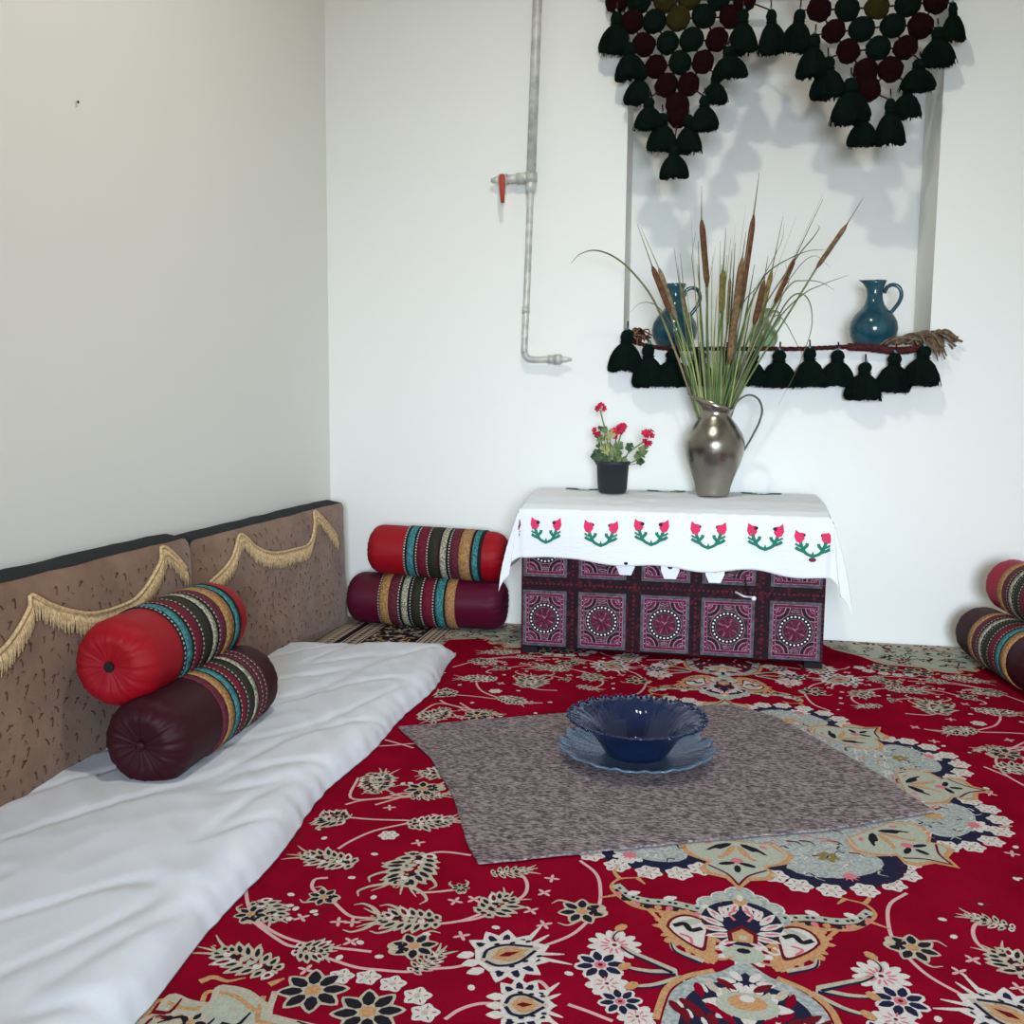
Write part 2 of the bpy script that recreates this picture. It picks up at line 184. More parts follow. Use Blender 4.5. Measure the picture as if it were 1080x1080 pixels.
# ---------------------------------------------------------------- helpers
MATS = {}
def mat(name, col, rough=.8, metal=0., spec=.3, var=0., vscale=30., bump=0., bscale=200., sheen=0., trans=0., ior=1.45, coat=0., col2=None, stretch=(1, 1, 1), lo=.4, hi=.6):
    m = bpy.data.materials.new(name); m.use_nodes = True
    nt = m.node_tree; b = nt.nodes['Principled BSDF']
    b.inputs['Base Color'].default_value = (*col, 1)
    b.inputs['Roughness'].default_value = rough; b.inputs['Metallic'].default_value = metal
    b.inputs['Specular IOR Level'].default_value = spec
    b.inputs['Sheen Weight'].default_value = sheen
    b.inputs['Transmission Weight'].default_value = trans
    b.inputs['IOR'].default_value = ior
    b.inputs['Coat Weight'].default_value = coat
    tc = nt.nodes.new('ShaderNodeTexCoord'); mp = nt.nodes.new('ShaderNodeMapping')
    nt.links.new(tc.outputs['Object'], mp.inputs['Vector']); mp.inputs['Scale'].default_value = stretch
    if var or col2:
        n = nt.nodes.new('ShaderNodeTexNoise'); n.inputs['Scale'].default_value = vscale; n.inputs['Detail'].default_value = 6
        nt.links.new(mp.outputs[0], n.inputs['Vector'])
        r = nt.nodes.new('ShaderNodeValToRGB'); r.color_ramp.elements[0].position = lo; r.color_ramp.elements[1].position = hi
        c2 = col2 if col2 else tuple(min(1, c * (1 + var)) for c in col)
        c1 = col if col2 else tuple(c * (1 - var) for c in col)
        r.color_ramp.elements[0].color = (*c1, 1); r.color_ramp.elements[1].color = (*c2, 1)
        nt.links.new(n.outputs['Fac'], r.inputs['Fac']); nt.links.new(r.outputs[0], b.inputs['Base Color'])
    if bump:
        n2 = nt.nodes.new('ShaderNodeTexNoise'); n2.inputs['Scale'].default_value = bscale; n2.inputs['Detail'].default_value = 4
        nt.links.new(mp.outputs[0], n2.inputs['Vector'])
        bp = nt.nodes.new('ShaderNodeBump'); bp.inputs['Strength'].default_value = bump; bp.inputs['Distance'].default_value = .004
        nt.links.new(n2.outputs['Fac'], bp.inputs['Height']); nt.links.new(bp.outputs[0], b.inputs['Normal'])
    MATS[name] = m
    return m

class MB:
    """collects geometry for ONE mesh object"""
    def __init__(s): s.v = []; s.f = []; s.m = []; s.sm = []; s.mats = []
    def mi(s, name):
        if name not in s.mats: s.mats.append(name)
        return s.mats.index(name)
    def add(s, vs, fs, m, smooth=True):
        o = len(s.v); s.v += [tuple(p) for p in vs]; k = s.mi(m)
        for f in fs: s.f.append(tuple(o + i for i in f)); s.m.append(k); s.sm.append(smooth)
    def poly(s, pts, m): s.add(pts, [tuple(range(len(pts)))], m, False)
    def box(s, a, b, m, bev=0.):
        x0, y0, z0 = a; x1, y1, z1 = b
        if bev <= 0:
            vs = [(x, y, z) for x in (x0, x1) for y in (y0, y1) for z in (z0, z1)]
            s.add(vs, [(0, 1, 3, 2), (4, 6, 7, 5), (0, 4, 5, 1), (2, 3, 7, 6), (0, 2, 6, 4), (1, 5, 7, 3)], m, False); return
        bm = bmesh.new(); bmesh.ops.create_cube(bm, size=1)
        for v in bm.verts: v.co = Vector(((v.co.x + .5) * (x1 - x0) + x0, (v.co.y + .5) * (y1 - y0) + y0, (v.co.z + .5) * (z1 - z0) + z0))
        bmesh.ops.bevel(bm, geom=bm.edges[:], offset=bev, segments=3, affect='EDGES', profile=.5)
        bm.verts.ensure_lookup_table()
        s.add([v.co[:] for v in bm.verts], [[v.index for v in f.verts] for f in bm.faces], m, True); bm.free()
    def tube(s, pts, r, m, n=10, cap=True, flat=None):
        P = [Vector(p) for p in pts]; N = len(P)
        R = r if hasattr(r, '__len__') else [r] * N
        vs = []; up = Vector((0, 0, 1)); prev = None
        for i, p in enumerate(P):
            t = (P[min(i + 1, N - 1)] - P[max(i - 1, 0)])
            if t.length < 1e-9: t = Vector((0, 0, 1))
            t.normalize()
            if prev is None:
                a = Vector((0, 1, 0)) if abs(t.y) < .9 else Vector((1, 0, 0))
                u = t.cross(a).normalized()
            else: u = (prev - t * prev.dot(t)).normalized()
            w = t.cross(u); prev = u
            k2 = flat if flat else 1.
            for j in range(n):
                th = 2 * pi * j / n; vs.append(p + u * cos(th) * R[i] + w * sin(th) * R[i] * k2)
        fs = [(i * n + j, i * n + (j + 1) % n, (i + 1) * n + (j + 1) % n, (i + 1) * n + j) for i in range(N - 1) for j in range(n)]
        if cap: fs += [tuple(range(n - 1, -1, -1)), tuple((N - 1) * n + j for j in range(n))]
        s.add(vs, fs, m)
    def lathe(s, prof, m, n=48, fn=None, org=(0, 0, 0), closed=False):
        """prof: list of (r, z); fn(theta, i, r, z)->(x,y,z)"""
        vs = []; N = len(prof)
        for i, (r, z) in enumerate(prof):
            for j in range(n):
                th = 2 * pi * j / n
                p = fn(th, i, r, z) if fn else (r * cos(th), r * sin(th), z)
                vs.append((p[0] + org[0], p[1] + org[1], p[2] + org[2]))
        fs = [(i * n + j, i * n + (j + 1) % n, (i + 1) * n + (j + 1) % n, (i + 1) * n + j) for i in range(N - 1) for j in range(n)]
        if prof[0][0] < 1e-3: pass
        fs += [tuple(range(n - 1, -1, -1)), tuple((N - 1) * n + j for j in range(n))]
        s.add(vs, fs, m)
    def ball(s, c, r, m, sub=2, jit=0., sq=(1, 1, 1)):
        bm = bmesh.new(); bmesh.ops.create_icosphere(bm, subdivisions=sub, radius=1)
        vs = []
        for v in bm.verts:
            k = r * (1 + (random.uniform(-jit, jit) if jit else 0))
            vs.append((c[0] + v.co.x * k * sq[0], c[1] + v.co.y * k * sq[1], c[2] + v.co.z * k * sq[2]))
        s.add(vs, [[v.index for v in f.verts] for f in bm.faces], m, jit < .05); bm.free()
    def build(s, name, parent=None, loc=None, recalc=False):
        me = bpy.data.meshes.new(name); me.from_pydata(s.v, [], s.f)
        for k in s.mats: me.materials.append(MATS[k])
        me.polygons.foreach_set('material_index', s.m); me.polygons.foreach_set('use_smooth', s.sm)
        if recalc:
            bm = bmesh.new(); bm.from_mesh(me); bmesh.ops.recalc_face_normals(bm, faces=bm.faces[:]); bm.to_mesh(me); bm.free()
        me.update()
        o = bpy.data.objects.new(name, me); COL.objects.link(o)
        if parent: o.parent = parent
        if loc: o.location = loc
        return o

def tag(o, label, cat, group=None, kind=None):
    o['label'] = label; o['category'] = cat
    if group: o['group'] = group
    if kind: o['kind'] = kind
    return o
def empty(name, loc, label, cat, group=None, rot=None):
    o = bpy.data.objects.new(name, None); COL.objects.link(o); o.location = loc; o.empty_display_size = .05
    if rot: o.rotation_euler = rot
    return tag(o, label, cat, group)
def copy_tree(o, parent=None):
    c = o.copy(); COL.objects.link(c)
    if parent: c.parent = parent
    for ch in list(o.children): copy_tree(ch, c)
    return c
def catmull(P, k=6):
    P = [Vector(p) for p in P]
    if len(P) < 3:
        return [P[0].lerp(P[-1], i / k) for i in range(k + 1)]
    out = []; Q = [P[0] * 2 - P[1]] + P + [P[-1] * 2 - P[-2]]
    for i in range(1, len(Q) - 2):
        a, b, c, d = Q[i - 1:i + 3]
        for j in range(k):
            t = j / k
            out.append(.5 * ((2 * b) + (c - a) * t + (2 * a - 5 * b + 4 * c - d) * t * t + (3 * b - a - 3 * c + d) * t ** 3))
    out.append(P[-1]); return out
def struct(o): o['kind'] = 'structure'; return o

# ---------------------------------------------------------------- materials
mat('wall_paint', (.80, .80, .765), .55, spec=.25, bump=.12, bscale=18)
mat('ceiling_paint', (.62, .60, .55), .9)
mat('floor_cement', (.35, .33, .3), .9, var=.15)
mat('rug_red', (.205, .003, .016), 1., spec=.0, var=.14, vscale=9, bump=.4, bscale=500, lo=.3, hi=.7)
mat('rug_dark_red', (.12, .004, .010), .95, spec=.1)
mat('rug_cream', (.40, .35, .28), .95, spec=.1, var=.12, vscale=300)
mat('rug_white', (.52, .48, .46), .95, spec=.1, var=.1, vscale=300)
mat('rug_vine', (.52, .33, .32), .95, spec=.1)
mat('rug_pink', (.50, .14, .17), .95, spec=.1)
mat('rug_black', (.012, .010, .016), .95, spec=.1)
mat('rug_navy', (.012, .012, .035), .95, spec=.1)
mat('rug_tan', (.42, .23, .11), .95, spec=.1, var=.15, vscale=200)
mat('rug_olive', (.20, .15, .05), .95, spec=.1)
mat('rug_sage', (.34, .36, .30), .95, spec=.1, var=.08, vscale=200)
mat('rug_grey', (.22, .25, .25), .95, spec=.1, col2=(.36, .39, .38), vscale=120)
mat('rug_edge', (.30, .25, .19), .95, spec=.1)
mat('felt', (.065, .052, .06), .95, spec=.05, col2=(.33, .265, .27), vscale=150, bump=.8, bscale=260, stretch=(.55, 1.2, 1), lo=.38, hi=.66)
mat('sheet', (.60, .62, .68), .8, spec=.2, bump=.1, bscale=60)
mat('cushion_fabric', (.24, .14, .088), .85, spec=.15, col2=(.155, .085, .055), vscale=9, bump=.25, bscale=150, sheen=.25, lo=.35, hi=.7)
mat('cushion_motif', (.13, .045, .032), .9)
mat('cushion_motif_dark', (.075, .038, .025), .9)
mat('black_cloth', (.012, .014, .018), .9)
mat('fringe_yarn', (.56, .40, .22), .85, var=.2, vscale=120)
mat('fringe_braid', (.34, .22, .12), .85)
def satin(name, c):
    m = mat(name, c, .58, spec=.26, sheen=.03, bump=.12, bscale=35)
    m.node_tree.nodes['Principled BSDF'].inputs['Anisotropic'].default_value = .6
    m.node_tree.nodes['Principled BSDF'].inputs['Sheen Tint'].default_value = (*[min(1, x * 2.5 + .05) for x in c], 1)
satin('satin_red', (.28, .0025, .009)); satin('satin_maroon', (.028, .0015, .006)); satin('satin_wine', (.075, .002, .017)); satin('satin_rose', (.30, .006, .03))
mat('band_teal', (.012, .09, .10), .8, col2=(.06, .25, .26), vscale=140)
mat('band_gold', (.20, .10, .035), .8, col2=(.42, .23, .09), vscale=150)
mat('band_pink', (.45, .22, .16), .7, col2=(.55, .33, .22), vscale=150)
mat('band_cream', (.12, .12, .075), .8, col2=(.48, .47, .36), vscale=170)
mat('band_crimson', (.12, .004, .018), .8, var=.3, vscale=150)
mat('band_burgundy', (.065, .005, .014), .8, col2=(.12, .02, .035), vscale=160)
mat('band_olive', (.020, .020, .010), .8, var=.3, vscale=150)
mat('band_black', (.008, .008, .010), .9)
mat('stitch', (.42, .40, .34), .8)
mat('yarn_green', (.0035, .011, .008), .95, spec=.1, var=.35, vscale=80, bump=.8, bscale=300)
mat('yarn_maroon', (.017, .0025, .004), .95, spec=.1, var=.35, vscale=80, bump=.8, bscale=300)
mat('yarn_olive', (.040, .034, .008), .95, spec=.1, var=.35, vscale=80, bump=.8, bscale=300)
mat('yarn_cord', (.055, .008, .012), .9)
mat('bead_teal', (.08, .30, .33), .5)
mat('rope_maroon', (.06, .010, .012), .9, var=.4, vscale=80)
mat('rope_fray', (.16, .11, .07), .95, var=.3, vscale=60)
mat('glaze_teal', (.006, .045, .070), .18, spec=.5, col2=(.012, .075, .105), vscale=20, coat=.4)
mat('glaze_dark', (.006, .025, .035), .2, spec=.5)
mat('glaze_green', (.10, .17, .07), .2, spec=.5, col2=(.22, .33, .19), vscale=25, coat=.4)
mat('pewter', (.17, .155, .13), .27, metal=1., col2=(.38, .355, .31), vscale=7, bump=.12, bscale=60, lo=.3, hi=.6)
mat('pewter_stain', (.10, .09, .08), .5, metal=.8)
mat('pipe_paint', (.62, .61, .57), .42, metal=.2, col2=(.44, .44, .41), vscale=25, bump=.2, bscale=60)
mat('valve_red', (.42, .055, .035), .5)
mat('pot_black', (.020, .024, .029), .5, spec=.4)
mat('soil', (.04, .028, .018), .95)
mat('leaf', (.075, .13, .05), .6, col2=(.18, .24, .10), vscale=30)
mat('leaf_dark', (.035, .07, .035), .6, var=.3)
mat('leaf_yellow', (.32, .33, .13), .6, var=.2)
mat('geranium_stem', (.10, .16, .06), .6)
mat('petal', (.48, .008, .045), .6, var=.25, vscale=60)
mat('reed_stem', (.11, .16, .05), .6, var=.3, vscale=12)
mat('reed_green', (.075, .13, .045), .6, var=.35, vscale=12)
mat('reed_light', (.24, .29, .10), .6, var=.25, vscale=12)
mat('reed_dry', (.15, .14, .075), .7, var=.3, vscale=12)
mat('reed_pale', (.34, .30, .19), .8)
mat('cattail_brown', (.115, .050, .024), .95, var=.3, vscale=70, bump=.4)
mat('cattail_brown2', (.17, .10, .05), .95, var=.3, vscale=70, bump=.4)
mat('cattail_tan', (.21, .15, .09), .95, var=.3, vscale=70, bump=.4)
mat('cattail_olive', (.17, .13, .04), .95, var=.3, vscale=70, bump=.4)
mat('chest_black', (.010, .008, .010), .6, spec=.12)
mat('chest_bar', (.012, .003, .005), .6, spec=.12, col2=(.06, .005, .010), vscale=55, lo=.55, hi=.62)
mat('chest_wine', (.085, .008, .026), .6, spec=.12, var=.3, vscale=80)
mat('chest_panel', (.020, .006, .012), .6, spec=.12, col2=(.07, .035, .05), vscale=90)
mat('chest_grey', (.075, .068, .085), .6, spec=.12, var=.3, vscale=60)
mat('chest_pink', (.26, .12, .18), .6, spec=.12, var=.3, vscale=90)
mat('chest_white', (.75, .70, .74), .4)
mat('latch_metal', (.50, .51, .53), .4, metal=.35)
mat('dark_hole', (.01, .01, .01), .9)
mat('tablecloth', (.74, .76, .79), .8, spec=.2, bump=.35, bscale=25, stretch=(1, 4, 6))
mat('emb_pink', (.66, .03, .11), .8); mat('emb_green', (.015, .17, .11), .8); mat('emb_dark', (.05, .008, .04), .8); mat('emb_plum', (.16, .015, .06), .8)
mat('window_wood', (.5, .5, .48), .6)
mat('lamp_housing', (.7, .7, .68), .5)
m = mat('glass_blue', (.03, .06, .19), .05, spec=.5, trans=.82, ior=1.45, bump=.35, bscale=45)
m = mat('glass_grey_blue', (.17, .26, .38), .12, spec=.5, trans=.6, ior=1.45, bump=.5, bscale=60)

# ---------------------------------------------------------------- room shell
H = 3.3; XR = 3.10; YB = -5.90
NX0, NX1, NZ0, NZ1, ND = 1.234, 2.372, 1.138, 2.62, .30
fl = MB(); fl.box((-.2, YB - .2, -.1), (XR + .2, .2, 0), 'floor_cement'); struct(fl.build('floor'))
w = MB()
w.box((-.2, 0, 0), (NX0, .5, H), 'wall_paint'); w.box((NX1, 0, 0), (XR + .2, .5, H), 'wall_paint')
w.box((NX0, 0, 0), (NX1, .5, NZ0), 'wall_paint'); w.box((NX0, 0, NZ1), (NX1, .5, H), 'wall_paint')
w.box((NX0, ND, NZ0), (NX1, .5, NZ1), 'wall_paint')
struct(w.build('wall_back'))
w = MB(); w.box((-.2, YB, 0), (0, 0, H), 'wall_paint'); struct(w.build('wall_left'))
w = MB(); w.box((XR, YB, 0), (XR + .2, 0, H), 'wall_paint'); struct(w.build('wall_right'))
w = MB(); w.box((-.2, YB - .2, H), (XR + .2, .2, H + .1), 'ceiling_paint'); struct(w.build('ceiling'))
WX0, WX1, WZ0, WZ1 = 1.35, 2.75, .35, 1.75
w = MB()
w.box((-.2, YB - .2, 0), (WX0, YB, H), 'wall_paint'); w.box((WX1, YB - .2, 0), (XR + .2, YB, H), 'wall_paint')
w.box((WX0, YB - .2, 0), (WX1, YB, WZ0), 'wall_paint'); w.box((WX0, YB - .2, WZ1), (WX1, YB, H), 'wall_paint')
struct(w.build('wall_front'))
w = MB()
for a, b in (((WX0, YB - .12, WZ0), (WX1, YB - .07, WZ0 + .05)), ((WX0, YB - .12, WZ1 - .05), (WX1, YB - .07, WZ1)), ((WX0, YB - .12, WZ0), (WX0 + .05, YB - .07, WZ1)), ((WX1 - .05, YB - .12, WZ0), (WX1, YB - .07, WZ1)), ((2.025, YB - .12, WZ0), (2.075, YB - .07, WZ1))):
    w.box(a, b, 'window_wood')
struct(w.build('window_1'))

# ---------------------------------------------------------------- rug
RX0, RX1, RY0, RY1 = .12, 3.02, -2.98, -.012
cx0, cy0 = 1.645, -1.487
ZR = .008
rug = MB()
rug.box((RX0, RY0, .0005), (RX1, RY1, ZR), 'rug_red')
KK = [0]
def rp(pts, m, layer=0):
    KK[0] += 1
    z = ZR + .00015 + layer * .00022 + (KK[0] % 1500) * 1.2e-7
    pts = [(max(RX0, min(RX1, x)), max(RY0, min(RY1, y)), z) for x, y in pts]
    rug.poly(pts, m)
def xf(pts, c, ang, sx=1, sy=1):
    ca, sa = cos(ang), sin(ang)
    return [(c[0] + (x * sx) * ca - (y * sy) * sa, c[1] + (x * sx) * sa + (y * sy) * ca) for x, y in pts]
def ell(c, a, b, ang=0, n=10, point=0.):
    out = []
    for i in range(n):
        t = 2 * pi * i / n; x = cos(t) * a; y = sin(t) * b
        if point and x > 0: y *= (1 - point * x / a)
        out.append((x, y))
    return xf(out, c, ang)
def ribbon(pts, w, m, layer=0, taper=False, k=5):
    P = catmull([(p[0], p[1], 0) for p in pts], k); n = len(P)
    for i in range(n - 1):
        a, b = P[i], P[i + 1]; t = (b - a)
        if t.length < 1e-6: continue
        t.normalize(); nn = Vector((-t.y, t.x, 0))
        w0 = w * (1 - i / n * .8) if taper else w; w1 = w * (1 - (i + 1) / n * .8) if taper else w
        e = t * w * .25
        rp([(a + nn * w0 / 2 - e)[:2], (a - nn * w0 / 2 - e)[:2], (b - nn * w1 / 2 + e)[:2], (b + nn * w1 / 2 + e)[:2]], m, layer)
def daisy(c, r, n, style, rot=0.):
    oc, ic, cc = {'w': ('rug_white', 'rug_pink', 'rug_white'), 'b': ('rug_white', 'rug_navy', 'rug_pink'), 'k': ('rug_cream', 'rug_black', 'rug_tan'), 's': ('rug_white', 'rug_dark_red', 'rug_cream'), 'c': ('rug_cream', 'rug_tan', 'rug_black')}[style]
    for i in range(n):
        a = rot + 2 * pi * i / n
        p = (c[0] + cos(a) * r * .6, c[1] + sin(a) * r * .6)
        rp(ell(p, r * .44, r * (.30 if n > 6 else .36) * 8 / max(n, 6), a, 9, .5 if style in 'ks' else 0), oc, 1)
        if style in 'bk': rp(ell(p, r * .33, r * .19, a, 8, .4), ic, 2)
        elif style in 'w': rp(ell((c[0] + cos(a) * r * .38, c[1] + sin(a) * r * .38), r * .2, r * .05, a, 6), ic, 2)
        else: rp(ell(p, r * .2, r * .05, a, 6), ic, 2)
    rp(ell(c, r * .24, r * .24, 0, 10), cc, 3)
    if style in 'wb': rp(ell(c, r * .1, r * .1, 0, 8), 'rug_dark_red', 4)
def palmette(b, t, w, style):
    b = Vector(b); t = Vector(t); d = t - b; L = max(d.length, .03); a = atan2(d.y, d.x)
    def P(u, v): return xf([(u * L, v * w)], b, a)[0]
    rs = random.Random(int((b.x + 9) * 1000) + int((abs(b.y)) * 977))
    if style in ('leaf', 'feather', 'dark', 'leaf2'):
        n = 8 if L > .1 else 6
        for i in range(n):
            f = i / (n - 1); u = .02 + .80 * f; k = sin(pi * (.16 + .70 * f))
            for s in (-1, 1):
                ang = a + s * (1.45 - .95 * f) + rs.uniform(-.15, .15)
                pl = w * .40 * k * rs.uniform(.8, 1.15); c0 = P(u, s * .10 * k)
                m1, m2 = [('rug_cream', 'rug_black'), ('rug_black', 'rug_cream'), ('rug_white', 'rug_dark_red'), ('rug_cream', 'rug_tan')][(rs.random() < .35) * 1 if style != 'dark' else 1] if rs.random() < .8 else ('rug_white', 'rug_dark_red')
                c = (c0[0] + cos(ang) * pl * .55, c0[1] + sin(ang) * pl * .55)
                rp(ell(c, pl * .52 + .004, w * .115, ang, 9, .45), 'rug_cream' if m1 == 'rug_black' else m1, 1)
                rp(ell(c, pl * .34, w * .05, ang, 7, .3), m1 if m1 == 'rug_black' else m2, 2)
                c = (c0[0] + cos(ang) * pl * 1.1, c0[1] + sin(ang) * pl * 1.1)
                if rs.random() < .6: rp(ell(c, w * .06, w * .028, ang + s * .6, 6), 'rug_cream', 2)
        N = 9
        for i in range(N):
            f = i / (N - 1); k = sin(pi * min(1, f * .9 + .1)) ; yy = rs.uniform(-.07, .07) * k
            rp(ell(P(f, yy), L * .06, w * .10 * k + .002, a + rs.uniform(-.4, .4), 7, .4), ['rug_cream', 'rug_black', 'rug_white', 'rug_sage'][i % 4] if style != 'dark' else ['rug_black', 'rug_cream'][i % 2], 3)
            rp(ell(P(f + .02, yy - .06), L * .03, w * .03, a, 6), ['rug_dark_red', 'rug_cream', 'rug_tan'][i % 3], 4)
        if style == 'feather':
            for s in (-1, 1):
                for q in (.55, .95):
                    ribbon([P(q, s * .2), P(q + .12, s * .42), P(q + .28, s * .55), P(q + .40, s * .50)], .010, 'rug_cream', 1, True)
        for q in (-1, .3, 1):
            ribbon([P(.85, q * .10), P(1.05, q * .24), P(1.18, q * .36)], .007, 'rug_cream', 1, True)
    elif style == 'rose':
        c = P(.5, 0); r = max(L, w) * .5
        daisy(c, r, 7, 'k', a); daisy(P(.15, 0), r * .6, 5, 'c', a)
        for q in (-1, 1): ribbon([P(.6, q * .3), P(1.0, q * .5), P(1.25, q * .4)], .007, 'rug_cream', 1, True)
    elif style == 'big':
        n = 9
        for i in range(n):
            th = -2.2 + 4.4 * i / (n - 1)
            c = P(.42 + .36 * cos(th) * .9, .46 * sin(th))
            rp(ell(c, w * .26, w * .17, a + th, 9, .7), 'rug_white', 1); rp(ell(c, w * .13, w * .06, a + th, 7), 'rug_navy', 2)
        rp([P(.02, 0), P(.10, -.30), P(.35, -.42), P(.65, -.36), P(.85, -.20), P(1.02, 0), P(.85, .20), P(.65, .36), P(.35, .42), P(.10, .30)], 'rug_white', 3)
        rp([P(.08, 0), P(.16, -.20), P(.38, -.30), P(.62, -.24), P(.90, 0), P(.62, .24), P(.38, .30), P(.16, .20)], 'rug_cream', 4)
        for s in (-1, 1):
            ribbon([P(.14, s * .05), P(.25, s * .22), P(.5, s * .25), P(.8, s * .06)], .006, 'rug_navy', 5)
            ribbon([P(.30, s * .05), P(.42, s * .15), P(.62, s * .12)], .006, 'rug_tan', 6)
            for k in range(4): rp(ell(P(.2 + .2 * k, s * (.36 - .05 * k)), w * .05, w * .03, a, 6), 'rug_black', 6)
        rp([P(.22, 0), P(.36, -.12), P(.60, -.08), P(.74, 0), P(.60, .08), P(.36, .12)], 'rug_tan', 6)
        rp([P(.32, 0), P(.44, -.06), P(.62, 0), P(.44, .06)], 'rug_dark_red', 7)
        for q in (-1, 0, 1): rp(ell(P(-.05, q * .22), w * .14, w * .1, a + pi, 8, .5), 'rug_white', 1)
        for q in (-1, -.5, .5, 1): ribbon([P(.8, q * .25), P(1.0, q * .45), P(1.1, q * .55)], .01, 'rug_white', 1, True)
def four(f):
    for sx in (1, -1):
        for sy in (1, -1): f(lambda p, sx=sx, sy=sy: (cx0 + p[0] * sx, cy0 + p[1] * sy), sx, sy)
def field(q, sx, sy):
    for V in D['VINES']: ribbon([q(p) for p in V], .0066, 'rug_vine', 0)
    for b, t, w_, s in D['PALM']: palmette(q(b), q(t), w_, s)
    for c, r, n, s in D['DAISY']: daisy(q(c), r, n, s, .3 * sx)
    for c in D['SMALL']:
        cc = q(c); a = random.random() * 3
        if random.random() < .45:
            for i in range(4): rp(ell((cc[0] + cos(a + i * pi / 2) * .008, cc[1] + sin(a + i * pi / 2) * .008), .008, .0035, a + i * pi / 2, 6), 'rug_vine', 1)
        else: rp(ell(cc, .008, .006, a, 7), 'rug_white', 1)
    for T in D['TAN']: ribbon([q(p) for p in T], .013, 'rug_tan', 1, True)
    # paisley
    def tear(c_, sc, k=22):
        out = []
        for i in range(k):
            t = 2 * pi * i / k; x = cos(t) * .046; y = sin(t) * .060
            if y < 0: x = x * (1 + y / .12) + (-y) ** 1.5 * 2.2 * sx; y *= 1.35
            out.append((c_[0] + x * sc * (1 if sx > 0 else 1), c_[1] + y * sc * sy))
        return out
    a = q((-.092, -.765)); out = tear(a, 1.12)
    for (x, y) in out: rp(ell((x, y), .010, .007, atan2(y - a[1], x - a[0]), 6, .5), 'rug_tan', 1)
    rp(out, 'rug_tan', 2); rp(tear(a, .80), 'rug_dark_red', 3); rp(tear(a, .68), 'rug_white', 4)
    rp(ell((a[0] + .004 * sx, a[1] + .022 * sy), .022, .010, .5 * sx, 9), 'rug_sage', 5)
    ribbon([(a[0] - .022, a[1] + .006), (a[0] - .006, a[1] + .014), (a[0] + .006, a[1] - .004), (a[0] + .022, a[1] + .004)], .011, 'rug_black', 6)
    ribbon([(a[0] - .012, a[1] - .020 * sy), (a[0] + .004, a[1] - .028 * sy), (a[0] + .008 * sx, a[1] - .045 * sy)], .005, 'rug_pink', 6)
    ribbon([(a[0] + .030 * sx, a[1] - .075 * sy), (a[0] + .055 * sx, a[1] - .082 * sy), (a[0] + .075 * sx, a[1] - .07 * sy)], .010, 'rug_tan', 2, True)
    # feathered arms beside the pendant
    for T, wd in (([(-.05, -.700), (-.085, -.690), (-.125, -.682), (-.165, -.684), (-.20, -.672), (-.225, -.640)], .020), ([(-.05, -.725), (-.10, -.722), (-.15, -.715), (-.19, -.705), (-.225, -.668), (-.235, -.640), (-.222, -.612), (-.19, -.600), (-.17, -.585)], .012)):
        P = [q(p) for p in T]
        ribbon(P, wd, 'rug_sage' if wd > .015 else 'rug_tan', 1, wd < .015)
        if wd > .015:
            ribbon([(x, y - .014 * sy) for x, y in P], .005, 'rug_black', 2)
            for i in range(12):
                C = catmull([(x, y, 0) for x, y in P], 4); p_ = C[min(len(C) - 1, int(i * len(C) / 12))]
                rp(ell((p_.x, p_.y - .020 * sy), .007, .008, 0, 7), ['rug_tan', 'rug_black', 'rug_pink'][i % 3], 2)
                rp(ell((p_.x, p_.y), .004, .004, 0, 6), 'rug_black', 3)
                if i % 4 == 1: rp(ell((p_.x, p_.y + .016 * sy), .014, .009, .5 * sx, 8, .4), 'rug_white', 2)
    for T in ([(-.222, -.612), (-.235, -.585), (-.23, -.565)], [(-.215, -.67), (-.25, -.69)], [(-.19, -.60), (-.175, -.62)], [(-.17, -.70), (-.14, -.745), (-.12, -.75)]): ribbon([q(p) for p in T], .010, 'rug_tan', 1, True)
    for T in ([(-.115, -.895), (-.15, -.875), (-.19, -.85), (-.215, -.815), (-.205, -.785)], [(-.11, -.90), (-.15, -.905), (-.19, -.90)], [(-.10, -.915), (-.14, -.94), (-.175, -.95)], [(-.07, -.86), (-.11, -.835), (-.12, -.805)]):
        P = [q(p) for p in T]; ribbon(P, .017, 'rug_cream', 1, True); ribbon([(x, y - .006 * sy) for x, y in P], .007, 'rug_navy', 2, True)
        e = P[-1]; rp(ell(e, .014, .009, .9 * sx, 7), 'rug_tan', 3)
    # arch beyond pendant (dark cartouche)
    A = [q(p) for p in D['ARCH']]
    rp(A + [(A[0][0], A[-1][1])], 'rug_navy', 1)
    ribbon(A, .024, 'rug_grey', 2); ribbon([(x - .02 * sx, y + .008 * sy) for x, y in A[1:]], .011, 'rug_tan', 3)
    # spandrel
    S = D['SPAN']; oc = (-1.0, -1.46)
    pts = [(-1.03, -1.15)] + list(S) + [(-.56, -1.16), (-.50, -1.25), (-.42, -1.33), (-.38, -1.42), (-.30, -1.46), (-1.03, -1.46)]
    rp([q(p) for p in pts], 'rug_sage', 0)
    ribbon([q(p) for p in pts[:-1]], .010, 'rug_cream', 2); ribbon([q((p[0] - .012, p[1] - .014)) for p in pts[:-1]], .008, 'rug_tan', 1)
    rs = random.Random(5)
    for i in range(150):
        p = (rs.uniform(-1.0, -.42), rs.uniform(-1.44, -1.16))
        if p[1] > -1.16 - (p[0] + .62) * .9 and p[0] > -.62: continue
        c = q(p); an = rs.uniform(0, 6)
        ribbon([c, (c[0] + .022 * cos(an), c[1] + .022 * sin(an)), (c[0] + .042 * cos(an + .8), c[1] + .042 * sin(an + .8))], .010, rs.choice(['rug_black', 'rug_black', 'rug_cream', 'rug_cream', 'rug_olive', 'rug_dark_red']), 2, True, 3)
        if i % 9 == 0: daisy(c, .026, 5, rs.choice('ck'), an)
four(field)
rs = random.Random(77)
